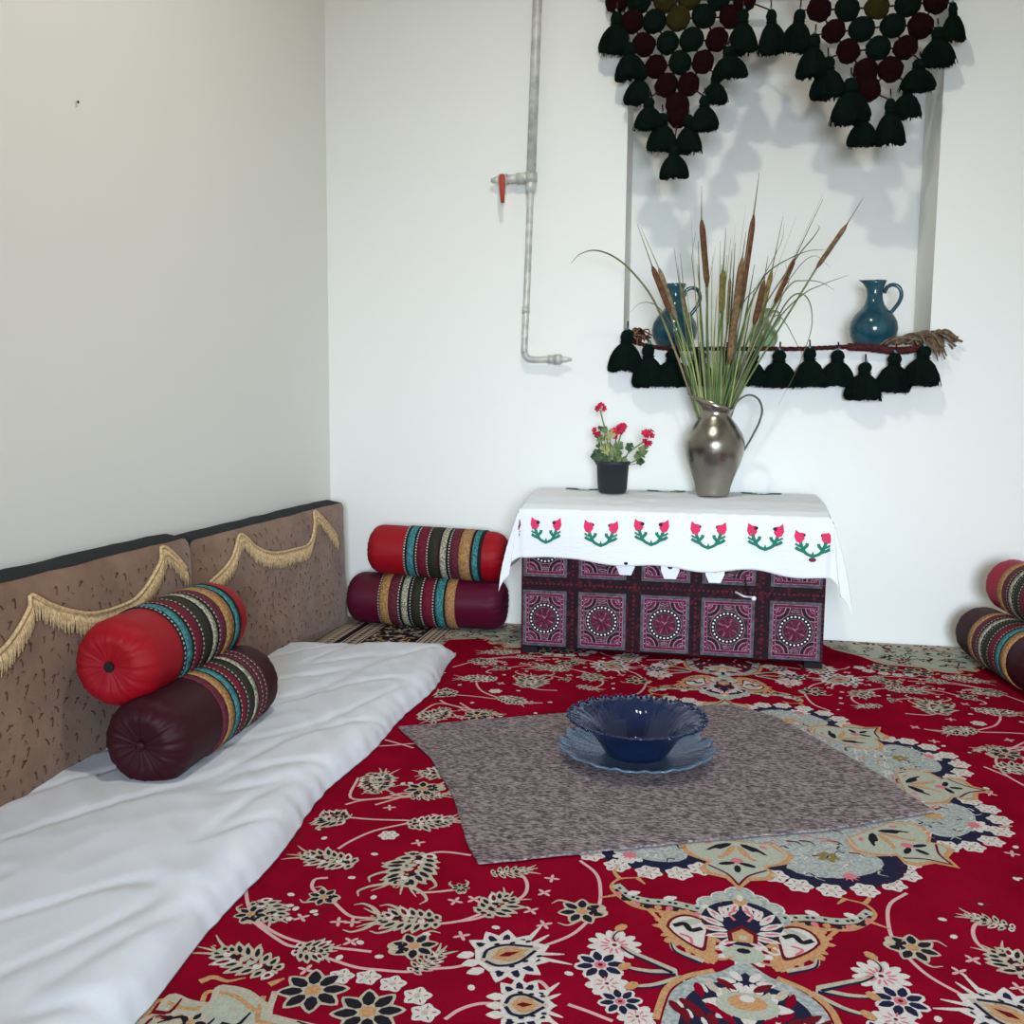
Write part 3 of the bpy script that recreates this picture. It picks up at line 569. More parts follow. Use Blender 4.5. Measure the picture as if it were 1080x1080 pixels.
for i in range(150):
    p = (rs.uniform(.72, 2.9), rs.uniform(-2.85, -.15)); an = rs.uniform(0, 6)
    if hypot(p[0] - cx0, p[1] - cy0) < .66: continue
    for k in range(4): rp(ell((p[0] + .012 * cos(an + k * 1.6), p[1] + .012 * sin(an + k * 1.6)), .009, .004, an + k * 1.6, 6), 'rug_dark_red', -.3)
    if i % 3 == 0: rp(ell(p, .005, .004, 0, 6), 'rug_white', 0)
# pendants N and S (axis motifs)
for sy in (1, -1):
    q = lambda u, v: (cx0 + u, cy0 + v * sy)
    for u, v, ru, rv in ((0, -.628, .026, .030), (.030, -.645, .020, .022), (.055, -.668, .020, .022), (.068, -.70, .018, .022)):
        for s in (-1, 1):
            rp(ell(q(s * u, v), ru + .004, rv + .004, 0, 12), 'rug_white', 1); rp(ell(q(s * u, v), ru, rv, 0, 12), 'rug_grey', 2); rp(ell(q(s * u, v), ru * .45, rv * .5, 0, 8), 'rug_sage', 3)
    rp([q(.070 * cos(t), -.725 + .075 * sin(t)) for t in [i * pi / 14 for i in range(28)]], 'rug_navy', 3)
    for s in (-1, 1):
        for k in range(7):
            a = 1.35 - k * .42; R_ = .052
            c_ = q(s * R_ * cos(a), -.735 + R_ * 1.1 * sin(a)); an = atan2(sy * sin(a), s * cos(a))
            rp(ell(c_, .026, .0085, an + .5 * s * sy, 8, .4), 'rug_white', 4); rp(ell(c_, .014, .003, an + .5 * s * sy, 6), 'rug_pink', 5)
        ribbon([q(s * .008, -.665), q(s * .030, -.685), q(s * .022, -.705), q(s * .045, -.715)], .007, 'rug_white', 6)
        ribbon([q(s * .006, -.685), q(s * .02, -.70), q(s * .012, -.72)], .005, 'rug_pink', 6)
        rp(ell(q(s * .035, -.672), .018, .006, -s * .6 * sy, 8), 'rug_navy', 5)
    rp([q(-.024, -.79), q(-.026, -.76), q(0, -.735), q(.026, -.76), q(.024, -.79)], 'rug_dark_red', 6); rp([q(-.016, -.79), q(-.018, -.765), q(0, -.748), q(.018, -.765), q(.016, -.79)], 'rug_tan', 7); rp(ell(q(0, -.776), .008, .009, 0, 7), 'rug_cream', 8)
    rp(ell(q(0, -.655), .014, .014, 0, 8), 'rug_tan', 5); rp(ell(q(0, -.64), .006, .012, 0, 8), 'rug_white', 6)
    for s in (-1, 1): ribbon([q(s * .03, -.80), q(s * .05, -.815), q(s * .06, -.805), q(s * .05, -.795)], .006, 'rug_white', 2)
    for k in range(7): rp(ell(q(.035 * cos(k * .9), -.825 + .025 * sin(k * .9)), .014, .009, k * .9, 7), 'rug_white', 1)
    rp(ell(q(0, -.825), .035, .026, 0, 12), 'rug_sage', 2); rp(ell(q(0, -.815), .012, .008, 0, 8), 'rug_black', 3)
    for k in range(6):
        a = k * pi / 3; rp(ell(q(.03 * cos(a), -.905 + .018 * sin(a)), .016, .008, a * sy, 7), 'rug_white', 3)
    for k in range(8): rp(ell(q(.048 * cos(k * pi / 4), -.965 + .034 * sin(k * pi / 4)), .020, .012, k * pi / 4 * sy, 8, .5), 'rug_white', 3)
    rp(ell(q(0, -.965), .048, .034, 0, 14), 'rug_sage', 4); rp(ell(q(0, -.958), .030, .020, 0, 12), 'rug_tan', 5); rp(ell(q(0, -.948), .012, .010, 0, 8), 'rug_white', 6)
    rs = random.Random(12)
    for s in (-1, 1):
        for k in range(16):
            u, v = .03 + .020 * (k % 5) + rs.uniform(-.005, .005), -.915 - .028 * (k // 3) - .012 * (k % 5)
            if u > .045 + (-.88 - v) * .9: continue
            rp(ell(q(s * u, v), .020, .008, s * sy * (.7 + .3 * (k % 3)), 9, .5), ['rug_dark_red', 'rug_cream', 'rug_red', 'rug_dark_red'][k % 4], 3)
            if k % 2: rp(ell(q(s * (u + .012), v - .006), .012, .004, s * sy * 1.2, 7), 'rug_white', 3)
# medallion
c = Vector((cx0, cy0))
rp([(c.x + cos(t * pi / 20) * (.49 + .03 * cos(8 * t * pi / 20)), c.y + sin(t * pi / 20) * (.49 + .03 * cos(8 * t * pi / 20))) for t in range(40)], 'rug_grey', 0)
for k in range(8):
    a = (k + .5) * pi / 4
    R = Vector((cos(a), sin(a))); T = Vector((-R.y, R.x)); o = c + R * .50
    rp([tuple(o + R * (.10 * cos(t)) + T * (.145 * sin(t))) for t in [i * pi / 9 - pi / 2 for i in range(10)]] + [tuple(o - R * .06 + T * .09), tuple(o - R * .06 - T * .09)], 'rug_navy', 1)
    rp([tuple(o + R * (.055 * cos(t)) + T * (.10 * sin(t))) for t in [i * pi / 9 - pi / 2 for i in range(10)]] + [tuple(o - R * .09 + T * .08), tuple(o - R * .09 - T * .08)], 'rug_grey', 2)
    for j in range(7):
        t = -1.35 + j * .45
        daisy(tuple(o + R * (.105 * cos(t)) + T * (.145 * sin(t))), .027, 6, 's', j)
    daisy(tuple(o + R * .052), .034, 9, 'w'); rp(ell(tuple(o + R * .052), .014, .012, a + pi / 2, 10), 'rug_pink', 5)
    for j in range(6): rp(ell(tuple(o - R * .03 + (R * cos(j) + T * sin(j)) * .014), .010, .007, a + j, 7), 'rug_tan' if k % 2 else 'rug_olive', 4)
    for j in range(46):
        p = o + R * random.uniform(-.09, .045) + T * random.uniform(-.095, .095); an = random.uniform(0, 6)
        ribbon([p, p + Vector((cos(an), sin(an))) * .013, p + Vector((cos(an + .9), sin(an + .9))) * .022], .0045, random.choice(['rug_white', 'rug_white', 'rug_sage', 'rug_sage', 'rug_navy', 'rug_cream']), 3, True, 3)
    for j in range(5): daisy(tuple(c + R * .43 + T * (.04 * (j - 2)) + R * random.uniform(-.05, .02)), .014, 4, 's')
    for j in range(34):
        p = c + R * random.uniform(.30, .47) + T * random.uniform(-.16, .16)
        ribbon([p, p + T * .018 + R * .008, p + T * .022 + R * .024], .006, random.choice(['rug_pink', 'rug_dark_red', 'rug_white', 'rug_white', 'rug_tan']), 3, True)
    # tulip ogee
    a = k * pi / 4; R = Vector((cos(a), sin(a))); T = Vector((-R.y, R.x)); o = c + R * .40
    og = [(0, -.07), (.04, -.10), (.075, -.085), (.095, -.05), (.12, -.065), (.14, -.055), (.15, -.02), (.185, 0), (.15, .02), (.14, .055), (.12, .065), (.095, .05), (.075, .085), (.04, .10), (0, .07)]
    rp([tuple(o + R * u * 1.12 + T * v * 1.15) for u, v in og], 'rug_tan', 3)
    rp([tuple(o + R * (u * 1.02 + .004) + T * v * .95) for u, v in og], 'rug_sage', 4)
    for s in (-1, 1):
        rp(ell(tuple(o + R * .035 + T * .035 * s), .034, .010, a + s * .9, 8, .6), 'rug_black', 5); rp(ell(tuple(o + R * .05 + T * .014 * s), .03, .007, a + s * .4, 8), 'rug_tan', 6)
        rp(ell(tuple(o + R * .105 + T * .02 * s), .018, .007, a + s * 1.2, 8), 'rug_black', 5)
    for s in (-1, 1):
        ribbon([tuple(o + T * .075 * s), tuple(o + R * .045 + T * .098 * s), tuple(o + R * .085 + T * .075 * s), tuple(o + R * .10 + T * .045 * s)], .006, 'rug_cream', 5)
        ribbon([tuple(o + R * .12 + T * .055 * s), tuple(o + R * .15 + T * .02 * s), tuple(o + R * .19)], .005, 'rug_dark_red', 5)
        for j in range(3): rp(ell(tuple(o + R * (.02 + .03 * j) + T * (.055 - .012 * j) * s), .010, .005, a + s, 6), ['rug_pink', 'rug_cream', 'rug_tan'][j], 6)
    rp(ell(tuple(o + R * .09), .013, .011, 0, 8), 'rug_pink', 6); rp(ell(tuple(o + R * .125), .016, .007, a, 8), 'rug_black', 5)
# borders west/east and scattered dense ornament
for sx in (1, -1):
    X = lambda x: x if sx > 0 else 2 * cx0 - x
    def rect(x0, x1, m, L=0): rp([(X(x0), RY0), (X(x1), RY0), (X(x1), RY1), (X(x0), RY1)] if sx > 0 else [(X(x1), RY0), (X(x0), RY0), (X(x0), RY1), (X(x1), RY1)], m, L)
    rect(.12, .155, 'rug_edge'); rect(.155, .20, 'rug_cream'); rect(.20, .225, 'rug_black'); rect(.225, .30, 'rug_cream'); rect(.30, .50, 'rug_black'); rect(.50, .615, 'rug_cream')
    for x in (.235, .29, .51, .535, .575): ribbon([(X(x), RY0), (X(x), cy0), (X(x), RY1)], .006, 'rug_dark_red', 1, k=2)
    ribbon([(X(.553), RY0), (X(.553), cy0), (X(.553), RY1)], .010, 'rug_black', 1, k=2)
    rs = random.Random(8)
    y = RY0 + .02
    while y < RY1:
        for x in (.262,): rp(ell((X(x), y), .012, .009, rs.random() * 3, 6), 'rug_black', 2)
        rp(ell((X(.553), y), .004, .008, 0, 6), 'rug_cream', 2)
        rp(ell((X(.178), y), .010, .008, 0, 6), 'rug_dark_red', 2)
        y += .028
    y = RY0 + .05
    while y < RY1 - .02:
        if y > -1.3 or y < -2.4:
            for x in (.325, .36, .40, .44, .475):
                an = rs.uniform(0, 6); p = (X(x + rs.uniform(-.01, .01)), y + rs.uniform(-.012, .012))
                ribbon([p, (p[0] + .02 * cos(an), p[1] + .02 * sin(an)), (p[0] + .032 * cos(an + 1), p[1] + .032 * sin(an + 1))], .010, rs.choice(['rug_cream', 'rug_cream', 'rug_white', 'rug_tan']), 2, True, 3)
                if rs.random() < .25: rp(ell((p[0], p[1]), .012, .009, an, 7), rs.choice(['rug_tan', 'rug_cream']), 3)
            for x in (.59, .61):
                an = rs.uniform(0, 6); p = (X(x), y)
                ribbon([p, (p[0] + .015 * cos(an), p[1] + .015 * sin(an)), (p[0] + .025 * cos(an + 1), p[1] + .025 * sin(an + 1))], .008, rs.choice(['rug_black', 'rug_dark_red']), 2, True, 3)
        y += .034
for sy in (1, -1):
    Y = lambda y: y if sy > 0 else 2 * cy0 - y
    y0, y1 = Y(-.09), Y(-.012)
    rp([(.5, min(y0, y1)), (2 * cx0 - .5, min(y0, y1)), (2 * cx0 - .5, max(y0, y1)), (.5, max(y0, y1))], 'rug_cream', 3)
    x = .5
    while x < 2.79:
        an = random.uniform(0, 6); p = (x, Y(random.uniform(-.08, -.02)))
        ribbon([p, (p[0] + .02 * cos(an), p[1] + .02 * sin(an)), (p[0] + .04 * cos(an + 1), p[1] + .035 * sin(an + 1))], .012, random.choice(['rug_black', 'rug_black', 'rug_dark_red', 'rug_grey']), 4, True, 3)
        if random.random() < .4: rp(ell((x, Y(-.10)), .022, .014, 0, 8), 'rug_cream', 2)
        x += .022
ro = rug.build('persian_rug')
tag(ro, 'large red Persian rug with cream vines, black flowers and a grey medallion covering the floor', 'rug')

# ---------------------------------------------------------------- grey felt mat
def slab(poly, z0, z1, m, name, wav=.0):
    s = MB(); n = len(poly)
    P = catmull([(x, y, 0) for x, y in poly], 1) if False else [Vector((x, y, 0)) for x, y in poly]
    top = [(p.x, p.y, z1) for p in P]; bot = [(p.x, p.y, z0) for p in P]
    s.add(top + bot, [tuple(range(n))] + [tuple(range(2 * n - 1, n - 1, -1))] + [(i, n + i, n + (i + 1) % n, (i + 1) % n) for i in range(n)], m, False)
    return s
mp = []
Mq = D['MAT']
for i in range(len(Mq)):
    a = Vector(Mq[i]); b = Vector(Mq[(i + 1) % len(Mq)])
    for k in range(8):
        p = a.lerp(b, k / 8); t = (b - a).normalized()
        mp.append((p.x + random.uniform(-.0018, .0018), p.y + random.uniform(-.0018, .0018)))
if sum(mp[i][0] * mp[(i + 1) % len(mp)][1] - mp[(i + 1) % len(mp)][0] * mp[i][1] for i in range(len(mp))) < 0: mp.reverse()
tag(slab(mp, ZR + .004, ZR + .008, 'felt', 'felt').build('felt_mat', recalc=True), 'greyish brown speckled felt mat lying askew on the red rug under the blue bowl', 'mat')
ZM = ZR + .008

# ---------------------------------------------------------------- floor mattress with sheet
nx, ny = 70, 230
def edge_x(y):   # right edge
    t = (-y - .6) / 2.4
    return .715 + .05 * t + .012 * sin(y * 4.3) + .008 * sin(y * 11)
s = MB(); vs = []
Y0, Y1 = -.60, -3.15
for j in range(ny + 1):
    v = j / ny
    for i in range(nx + 1):
        u = i / nx
        yb = Y0 + (Y1 - Y0) * v
        xe = edge_x(yb); xa = .105 + .02 * sin(yb * 3)
        x = xa + (xe - xa) * u
        y = yb - (.14 * (1 - u) - .02) * (1 - v) ** 4 * 1.0
        # height profile
        dR = (1 - u) * (xe - xa); dF = v * (Y0 - Y1) ; dL = u * (xe - xa)
        def rnd(d, r=.05): return 1 if d >= r else sqrt(max(0, 1 - (1 - d / r) ** 2))
        hh = .062 * rnd(dR, .075) * (0.35 + .65 * rnd(dF, .07))
        if dF < .0001: hh = .012
        n1 = noise.noise(Vector((x * 5, y * 2.2, 1.3))); n2 = noise.noise(Vector((x * 9 + y * 5, y * 3 - x * 4, 4.)))
        n3 = abs(noise.noise(Vector((x * 10 + y * 7.5, y * 1.5 - x * 3, 9.)))) ; n4 = abs(noise.noise(Vector((x * 4 - y * 6, x * 9 + y * 2.0, 19.))))
        n5 = noise.noise(Vector((x * 22 + y * 14, y * 5, 2.)))
        n7 = abs(noise.noise(Vector((x * 6 - y * 3.2, x * 1.2 + y * 1.4, 31.)))); h = hh + (.006 * n1 + .0015 * n2 - .006 * n3 - .005 * n4 - .012 * max(0, .12 - n7) / .12 * .5 + .0006 * n5) * min(1, hh / .03)
        n6 = noise.noise(Vector((1., y * 26, 0))) if dR < .14 else 0
        x += .004 * n6 * max(0, 1 - dR / .14)
        vs.append((x, y, ZR + .004 + max(0.002, h)))
W = nx + 1
fs = [(j * W + i, (j + 1) * W + i, (j + 1) * W + i + 1, j * W + i + 1) for j in range(ny) for i in range(nx)]
s.add(vs, fs, 'sheet')
# skirt closing the underside
bot = [(x, y, ZR + .0035) for x, y, z in vs]
ring = [i for i in range(W)] + [j * W + nx for j in range(1, ny + 1)] + [ny * W + i for i in range(nx - 1, -1, -1)] + [j * W for j in range(ny - 1, 0, -1)]
rt = [vs[i] for i in ring]; rb = [(vs[i][0], vs[i][1], ZR + .0035) for i in ring]; n = len(ring)
s.add(rt + rb, [(i, n + i, n + (i + 1) % n, (i + 1) % n) for i in range(n)] + [tuple(range(n, 2 * n))], 'sheet')
tag(s.build('floor_mattress', recalc=True), 'thin floor mattress wrapped in a wrinkled white sheet, along the left wall', 'mattress')

# ---------------------------------------------------------------- back cushions
def back_cushion(y0, y1, h, thick, fr, label, zb):
    o = empty('back_cushion', (.01 + thick / 2, (y0 + y1) / 2, zb), label, 'cushion', 'back cushions against the left wall')
    L = y1 - y0; s = MB(); ny_, nz_ = 60, 28
    # rounded slab: front + all sides via grid of superellipse cross-section
    def face_x(v, w):  # front bulge, v along y 0..1, w along z 0..1
        b = (1 - abs(2 * v - 1) ** 8) * (1 - abs(2 * w - 1) ** 7)
        return thick / 2 * (.62 + .38 * b) + .006 * noise.noise(Vector((v * 7 + y0, w * 4, 3)))
    vs = []; 
    for j in range(ny_ + 1):
        for k in range(nz_ + 1):
            v = j / ny_; w_ = k / nz_
            cr = .035
            yy = -L / 2 + L * v; zz = h * w_
            # round corners in the face plane
            dx = min(yy + L / 2, L / 2 - yy); dz = min(zz, h - zz)
            if dx < cr and zz > h - cr:
                q = Vector((1 - dx / cr, 1 - (h - zz) / cr)); m_ = max(q.x, q.y); l_ = q.length
                if l_ > 0:
                    q = q * (m_ / l_); yy = (L / 2 - cr + q.x * cr) * (1 if yy > 0 else -1); zz = h - cr + q.y * cr
            lean = .018 * w_
            vs.append((face_x(v, w_) - lean + .018, yy, zz - .006 * (w_ > .9) * abs(noise.noise(Vector((v * 6, 1, 1)))) ))
    Wd = nz_ + 1
    fs = [(j * Wd + k, (j + 1) * Wd + k, (j + 1) * Wd + k + 1, j * Wd + k + 1) for j in range(ny_) for k in range(nz_)]
    s.add(vs, fs, 'cushion_fabric')
    back = [(-thick / 2 - .002, y, z) for x, y, z in vs]
    s.add(back, [f[::-1] for f in fs], 'black_cloth')
    ring = [k for k in range(Wd)][::-1] 
    def strip(idx, m):
        a = [vs[i] for i in idx]; b = [back[i] for i in idx]; mid = [((p[0] * .45 + q[0] * .55), p[1] * 1.0, p[2]) for p, q in zip(a, b)]
        n = len(idx); s.add(a + b, [(i, i + 1, n + i + 1, n + i) for i in range(n - 1)], m)
    strip([j * Wd for j in range(ny_ + 1)], 'cushion_fabric'); strip([ny_ * Wd + k for k in range(Wd - 2)], 'cushion_fabric'); strip([k for k in range(Wd - 2)][::-1], 'cushion_fabric')
    top = [Wd - 3, Wd - 2] + [j * Wd + nz_ for j in range(ny_ + 1)] + [ny_ * Wd + k for k in (Wd - 2, Wd - 3)]
    s.build('cushion_body', o, recalc=True)
    t = MB(); a = [vs[i] for i in top]; b = [back[i] for i in top]
    a = [(x + .001, y, z + .001) for x, y, z in a]; b = [(x, y, z + .001) for x, y, z in b]; n = len(top)
    c_ = [((p[0] + q[0]) / 2, p[1] * 1.002, (p[2] + .010 if p[2] > h * .95 else p[2])) for p, q in zip(a, b)]
    t.add(a + c_ + b, [(i, i + 1, n + i + 1, n + i) for i in range(n - 1)] + [(n + i, n + i + 1, 2 * n + i + 1, 2 * n + i) for i in range(n - 1)], 'black_cloth')
    tp = t.build('top_gusset', o, recalc=True); tp['label'] = 'black cloth top edge'
    # woven motifs on face
    g = MB(); rs = random.Random(int(-y0 * 100))
    def P(yy, zz, e=.0012):
        v = (yy + L / 2) / L; w_ = zz / h
        return (face_x(v, w_) - .018 * w_ + .018 + e, yy, zz)
    def mark(yy, zz, sc, m, an):
        pts = catmull([(cos(an) * -1 * sc, sin(an) * -1 * sc, 0), (sc * .2, sc * .3, 0), (cos(an) * sc, sin(an) * sc, 0), (sc * .5 * cos(an + 2), sc * .6, 0)], 3)
        for i in range(len(pts) - 1):
            p, q = pts[i], pts[i + 1]; tt = (q - p)
            if tt.length < 1e-6: continue
            nn = Vector((-tt.y, tt.x, 0)).normalized() * sc * .16
            g.poly([P(yy + r.x, zz + r.y) for r in (p + nn, p - nn, q - nn, q + nn)], m)
    z = .03; row = 0
    while z < h - .02:
        y = -L / 2 + .03 + (row % 2) * .02
        while y < L / 2 - .03:
            if rs.random() < .8: mark(y + rs.uniform(-.012, .012), z + rs.uniform(-.008, .008), rs.uniform(.005, .012), rs.choice(['cushion_motif', 'cushion_motif', 'cushion_motif_dark']), rs.uniform(.3, 2.6))
            if rs.random() < .35: mark(y + .02 + rs.uniform(-.012, .012), z + rs.uniform(-.018, .018), rs.uniform(.003, .006), 'cushion_motif', rs.uniform(0, 3))
            y += .044
        z += .031; row += 1
    g.build('woven_motif', o)
    # fringe
    f = MB(); C = catmull([(0, a_, b_) for a_, b_ in fr], 14)
    pts = [Vector((0, p.y - (y0 + y1) / 2, p.z - zb)) for p in C]
    pts = [p for p in pts if abs(p.y) < L / 2 - .006]
    # resample
    out = [pts[0]]; 
    for p in pts[1:]:
        while (p - out[-1]).length > .0045: out.append(out[-1] + (p - out[-1]).normalized() * .0045)
    for i, p in enumerate(out):
        d = .048 + random.uniform(-.004, .008)
        k = Vector((0, random.uniform(-.004, .004), -d))
        q0 = Vector(P(p.y, p.z, .004)); q2 = p + k; q2 = Vector(P(max(-L / 2 + .005, min(L / 2 - .005, q2.y)), q2.z, .005)); q1 = (q0 + q2) / 2 + Vector((.004, 0, 0))
        f.tube([q0, q1, q2], [.0026, .0028, .0014], 'fringe_yarn', 5)
    for off, m, r in ((0, 'fringe_yarn', .005), (.024, 'fringe_braid', .0028)):
        f.tube([P(p.y, p.z - off, .007) for p in out[::2]], r, m, 6)
    ff = f.build('fringe_trim', o); ff['label'] = 'cream looped fringe'
    return o
back_cushion(-1.355, -.15, .50, .125, D['FR_FAR'], 'brown patterned back cushion with cream fringe, in the room corner', .012)
back_cushion(-2.57, -1.362, .515, .135, D['FR_NEAR'], 'brown patterned back cushion with cream fringe, behind the red and maroon bolsters', .012)

# ---------------------------------------------------------------- bolsters
def bolster(loc, rot, L, r, body, stripes, b0, b1, label, group, flip=1, folds=1.):
    o = empty('bolster', loc, label, 'bolster', group, rot)
    s = MB(); prof = []
    for i in range(15):
        t = i / 14 * pi / 2
        prof.append((r * (sin(t) ** .62) if i else .006, -L / 2 + .062 * (1 - cos(t) ** 1.0) + (.016 * (1 - i / 4) if i < 4 else 0)))
    prof[1] = (.018, -L / 2 + .011)
    m_ = 16
    for i in range(1, m_): prof.append((r * (1 + .012 * sin(i / m_ * pi)), -L / 2 + .062 + (L - .124) * i / m_))
    full = prof + [(a, -b) for a, b in reversed(prof[:15])]
    rs = random.Random(int(L * 1e4 + loc[0] * 1e3)); ph = [rs.uniform(0, 6) for _ in range(6)]
    def fn(th, i, rr, z):
        e = max(0, 1 - (L / 2 - abs(z)) / .12)
        k = 1 + e * folds * (.009 * sin(th * 11 + ph[0]) + .007 * sin(th * 19 + ph[1] + z * 20) + .006 * sin(th * 37 + ph[2])) * (rr / r) ** .5 + .010 * sin(th * 3 + ph[3]) * sin(z * 9 + ph[4])
        zz = z + ((.0010 * sin(th * 17 + ph[5]) + .0013 * sin(th * 41 + ph[1]) + .001 * sin(th * 29 + ph[0])) * e if rr < r * .95 else 0)
        return (zz, rr * k * cos(th), rr * k * sin(th))
    s.lathe(full, body, 96, fn)
    s.build('bolster_cover', o, recalc=True)
    b = MB(); tot = sum(w_ for _, w_ in stripes); x = -L / 2 + b0; sc = (b1 - b0) / tot
    for nm, w_ in stripes:
        x1 = x + w_ * sc; R = r * 1.022 + .0015
        if nm == 'dash':
            b.lathe([(R - .003, x), (R - .0005, x + .0005), (R - .0005, x1 - .0005), (R - .003, x1)], 'band_black', 96, lambda th, i, rr, z: (z, rr * cos(th) * (1 + .010 * sin(th * 3 + ph[3]) * sin(z * 9 + ph[4])), rr * sin(th) * (1 + .010 * sin(th * 3 + ph[3]) * sin(z * 9 + ph[4]))))
            for k in range(56):
                th = 2 * pi * k / 56; K = (1 + .010 * sin(th * 3 + ph[3]) * sin(x * 9 + ph[4])); d = .055
                q = lambda tt, zz, rr: (zz, rr * K * cos(tt), rr * K * sin(tt))
                xa, xb = x + (x1 - x) * .15, x + (x1 - x) * .85
                b.add([q(th - d / 2, xa, R + .0006), q(th + d / 2, xa, R + .0006), q(th + d / 2, xb, R + .0006), q(th - d / 2, xb, R + .0006)], [(0, 1, 2, 3)], 'stitch', False)
        else:
            b.lathe([(R - .004, x), (R, x + .001), (R + .0006, (x + x1) / 2), (R, x1 - .001), (R - .004, x1)], nm, 96, lambda th, i, rr, z: (z, rr * cos(th) * (1 + .010 * sin(th * 3 + ph[3]) * sin(z * 9 + ph[4])), rr * sin(th) * (1 + .010 * sin(th * 3 + ph[3]) * sin(z * 9 + ph[4]))))
        x = x1
    bb = b.build('woven_band', o, recalc=True); bb['label'] = 'striped woven band with stitched edges'
    for sg in (-1, 1):
        t = MB(); t.lathe([(.004, -.004), (.011, 0), (.012, .004), (.008, .007), (.002, .008)], 'dark_hole' if body == 'satin_red' else 'satin_maroon', 20, lambda th, i, rr, z: (sg * (L / 2 - .012 + z), rr * cos(th), rr * sin(th)))
        t.build('end_button', o, recalc=True)
    return o
RED = [('dash', .5), ('band_black', .3), ('band_teal', 1.5), ('band_black', .4), ('dash', .4), ('band_crimson', 2), ('dash', .45), ('band_olive', 2.1), ('band_black', .5), ('band_cream', 1.3), ('band_black', .5), ('dash', .4), ('band_burgundy', 1.9), ('band_gold', 2.4), ('band_black', .5), ('band_teal', 1.2), ('band_black', .8)]
MAR = [('dash', .3), ('band_gold', 1.9), ('band_burgundy', 2), ('dash', .4), ('band_black', .4), ('band_cream', 1.3), ('band_black', .5), ('dash', .3), ('band_olive', 1.9), ('dash', .45), ('band_crimson', 2.1), ('dash', .4), ('band_black', .3), ('band_teal', 1.6), ('band_black', .4), ('band_gold', 2)]
MAR2 = [('band_burgundy', 1.6), ('band_gold', 2), ('band_black', .4), ('band_teal', 1.5), ('band_black', .4), ('dash', .4), ('band_crimson', 1.9), ('dash', .45), ('band_olive', 2.), ('band_black', .4), ('band_cream', 1.3), ('band_black', .4), ('band_burgundy', 1), ('dash', .4), ('band_burgundy', 1.2), ('dash', .35), ('band_burgundy', .8)]
g1, g2, g3 = 'bolsters stacked on the floor mattress', 'bolsters stacked against the back wall', 'bolsters stacked at the right edge'
# left stack: local +X axis -> world +Y (near end = local -X)
bolster((.350, -1.73, .152), (0, 0, pi / 2 + .03), .57, .103, 'satin_maroon', MAR2, .195, .45, 'dark maroon satin bolster resting on the white floor mattress', g1)
bolster((.262, -1.715, .320), (0, 0, pi / 2 + .05), .56, .102, 'satin_red', RED, .15, .47, 'bright red satin bolster on top of the maroon one, against the brown cushions', g1)
bolster((.470, -.135, ZR + .108), (0, 0, -.015), .665, .104, 'satin_wine', MAR, .155, .475, 'wine satin bolster lying on the rug against the back wall beside the chest', g2)
bolster((.515, -.135, ZR + .306), (0, .03, -.01), .575, .100, 'satin_red', RED, .17, .49, 'red satin bolster on top of the wine one against the back wall', g2)
bolster((2.60, -.42, ZR + .097), (0, 0, pi / 2 + .12), .60, .095, 'satin_maroon', MAR[::-1][:-1], .13, .43, 'maroon satin bolster on the rug at the far right, lower of its stack', g3)
bolster((2.675, -.46, ZR + .283), (0, 0, pi / 2 + .12), .58, .093, 'satin_rose', MAR[::-1][:-1], .13, .43, 'wine red satin bolster at the far right, on top of the maroon one', g3)

# ---------------------------------------------------------------- chest
KX0, KX1, KY0, KY1 = .922, 1.982, -.462, -.045
ch = empty('storage_chest', ((KX0 + KX1) / 2, (KY0 + KY1) / 2, ZR), 'dark wine tin chest with stamped floral panels, standing against the back wall', 'chest')
ox, oy = (KX0 + KX1) / 2, (KY0 + KY1) / 2
hx, hy = (KX1 - KX0) / 2, (KY1 - KY0) / 2
HB = .36; HT = .535
s = MB(); s.box((-hx, -hy, .022), (hx, hy, HB), 'chest_black', .006); s.build('chest_body', ch)
s = MB()
lid = [(-hy, HB + .002), (-hy, HT - .012), (-hy + .008, HT - .003), (-hy + .03, HT + .004), (-hy + .15, HT + .022), (-hy + .28, HT + .03), (hy, HT + .03), (hy, HB + .002)]
n = len(lid); s.add([(-hx, y, z) for y, z in lid] + [(hx, y, z) for y, z in lid], [tuple(range(n - 1, -1, -1)), tuple(range(n, 2 * n))] + [(i, (i + 1) % n, n + (i + 1) % n, n + i) for i in range(n)], 'chest_black', False)
s.build('chest_lid', ch, recalc=True)
for x in (-hx + .03, hx - .03):
    for y in (-hy + .03, hy - .03):
        s = MB(); s.box((x - .03, y - .028, 0), (x + .03, y + .028, .023), 'chest_black'); s.build('foot', ch)
colx = [(.929, 1.088), (1.131, 1.302), (1.355, 1.525), (1.567, 1.749), (1.800, 1.972)]
rows = [(.030, .235), (.285, .50)]
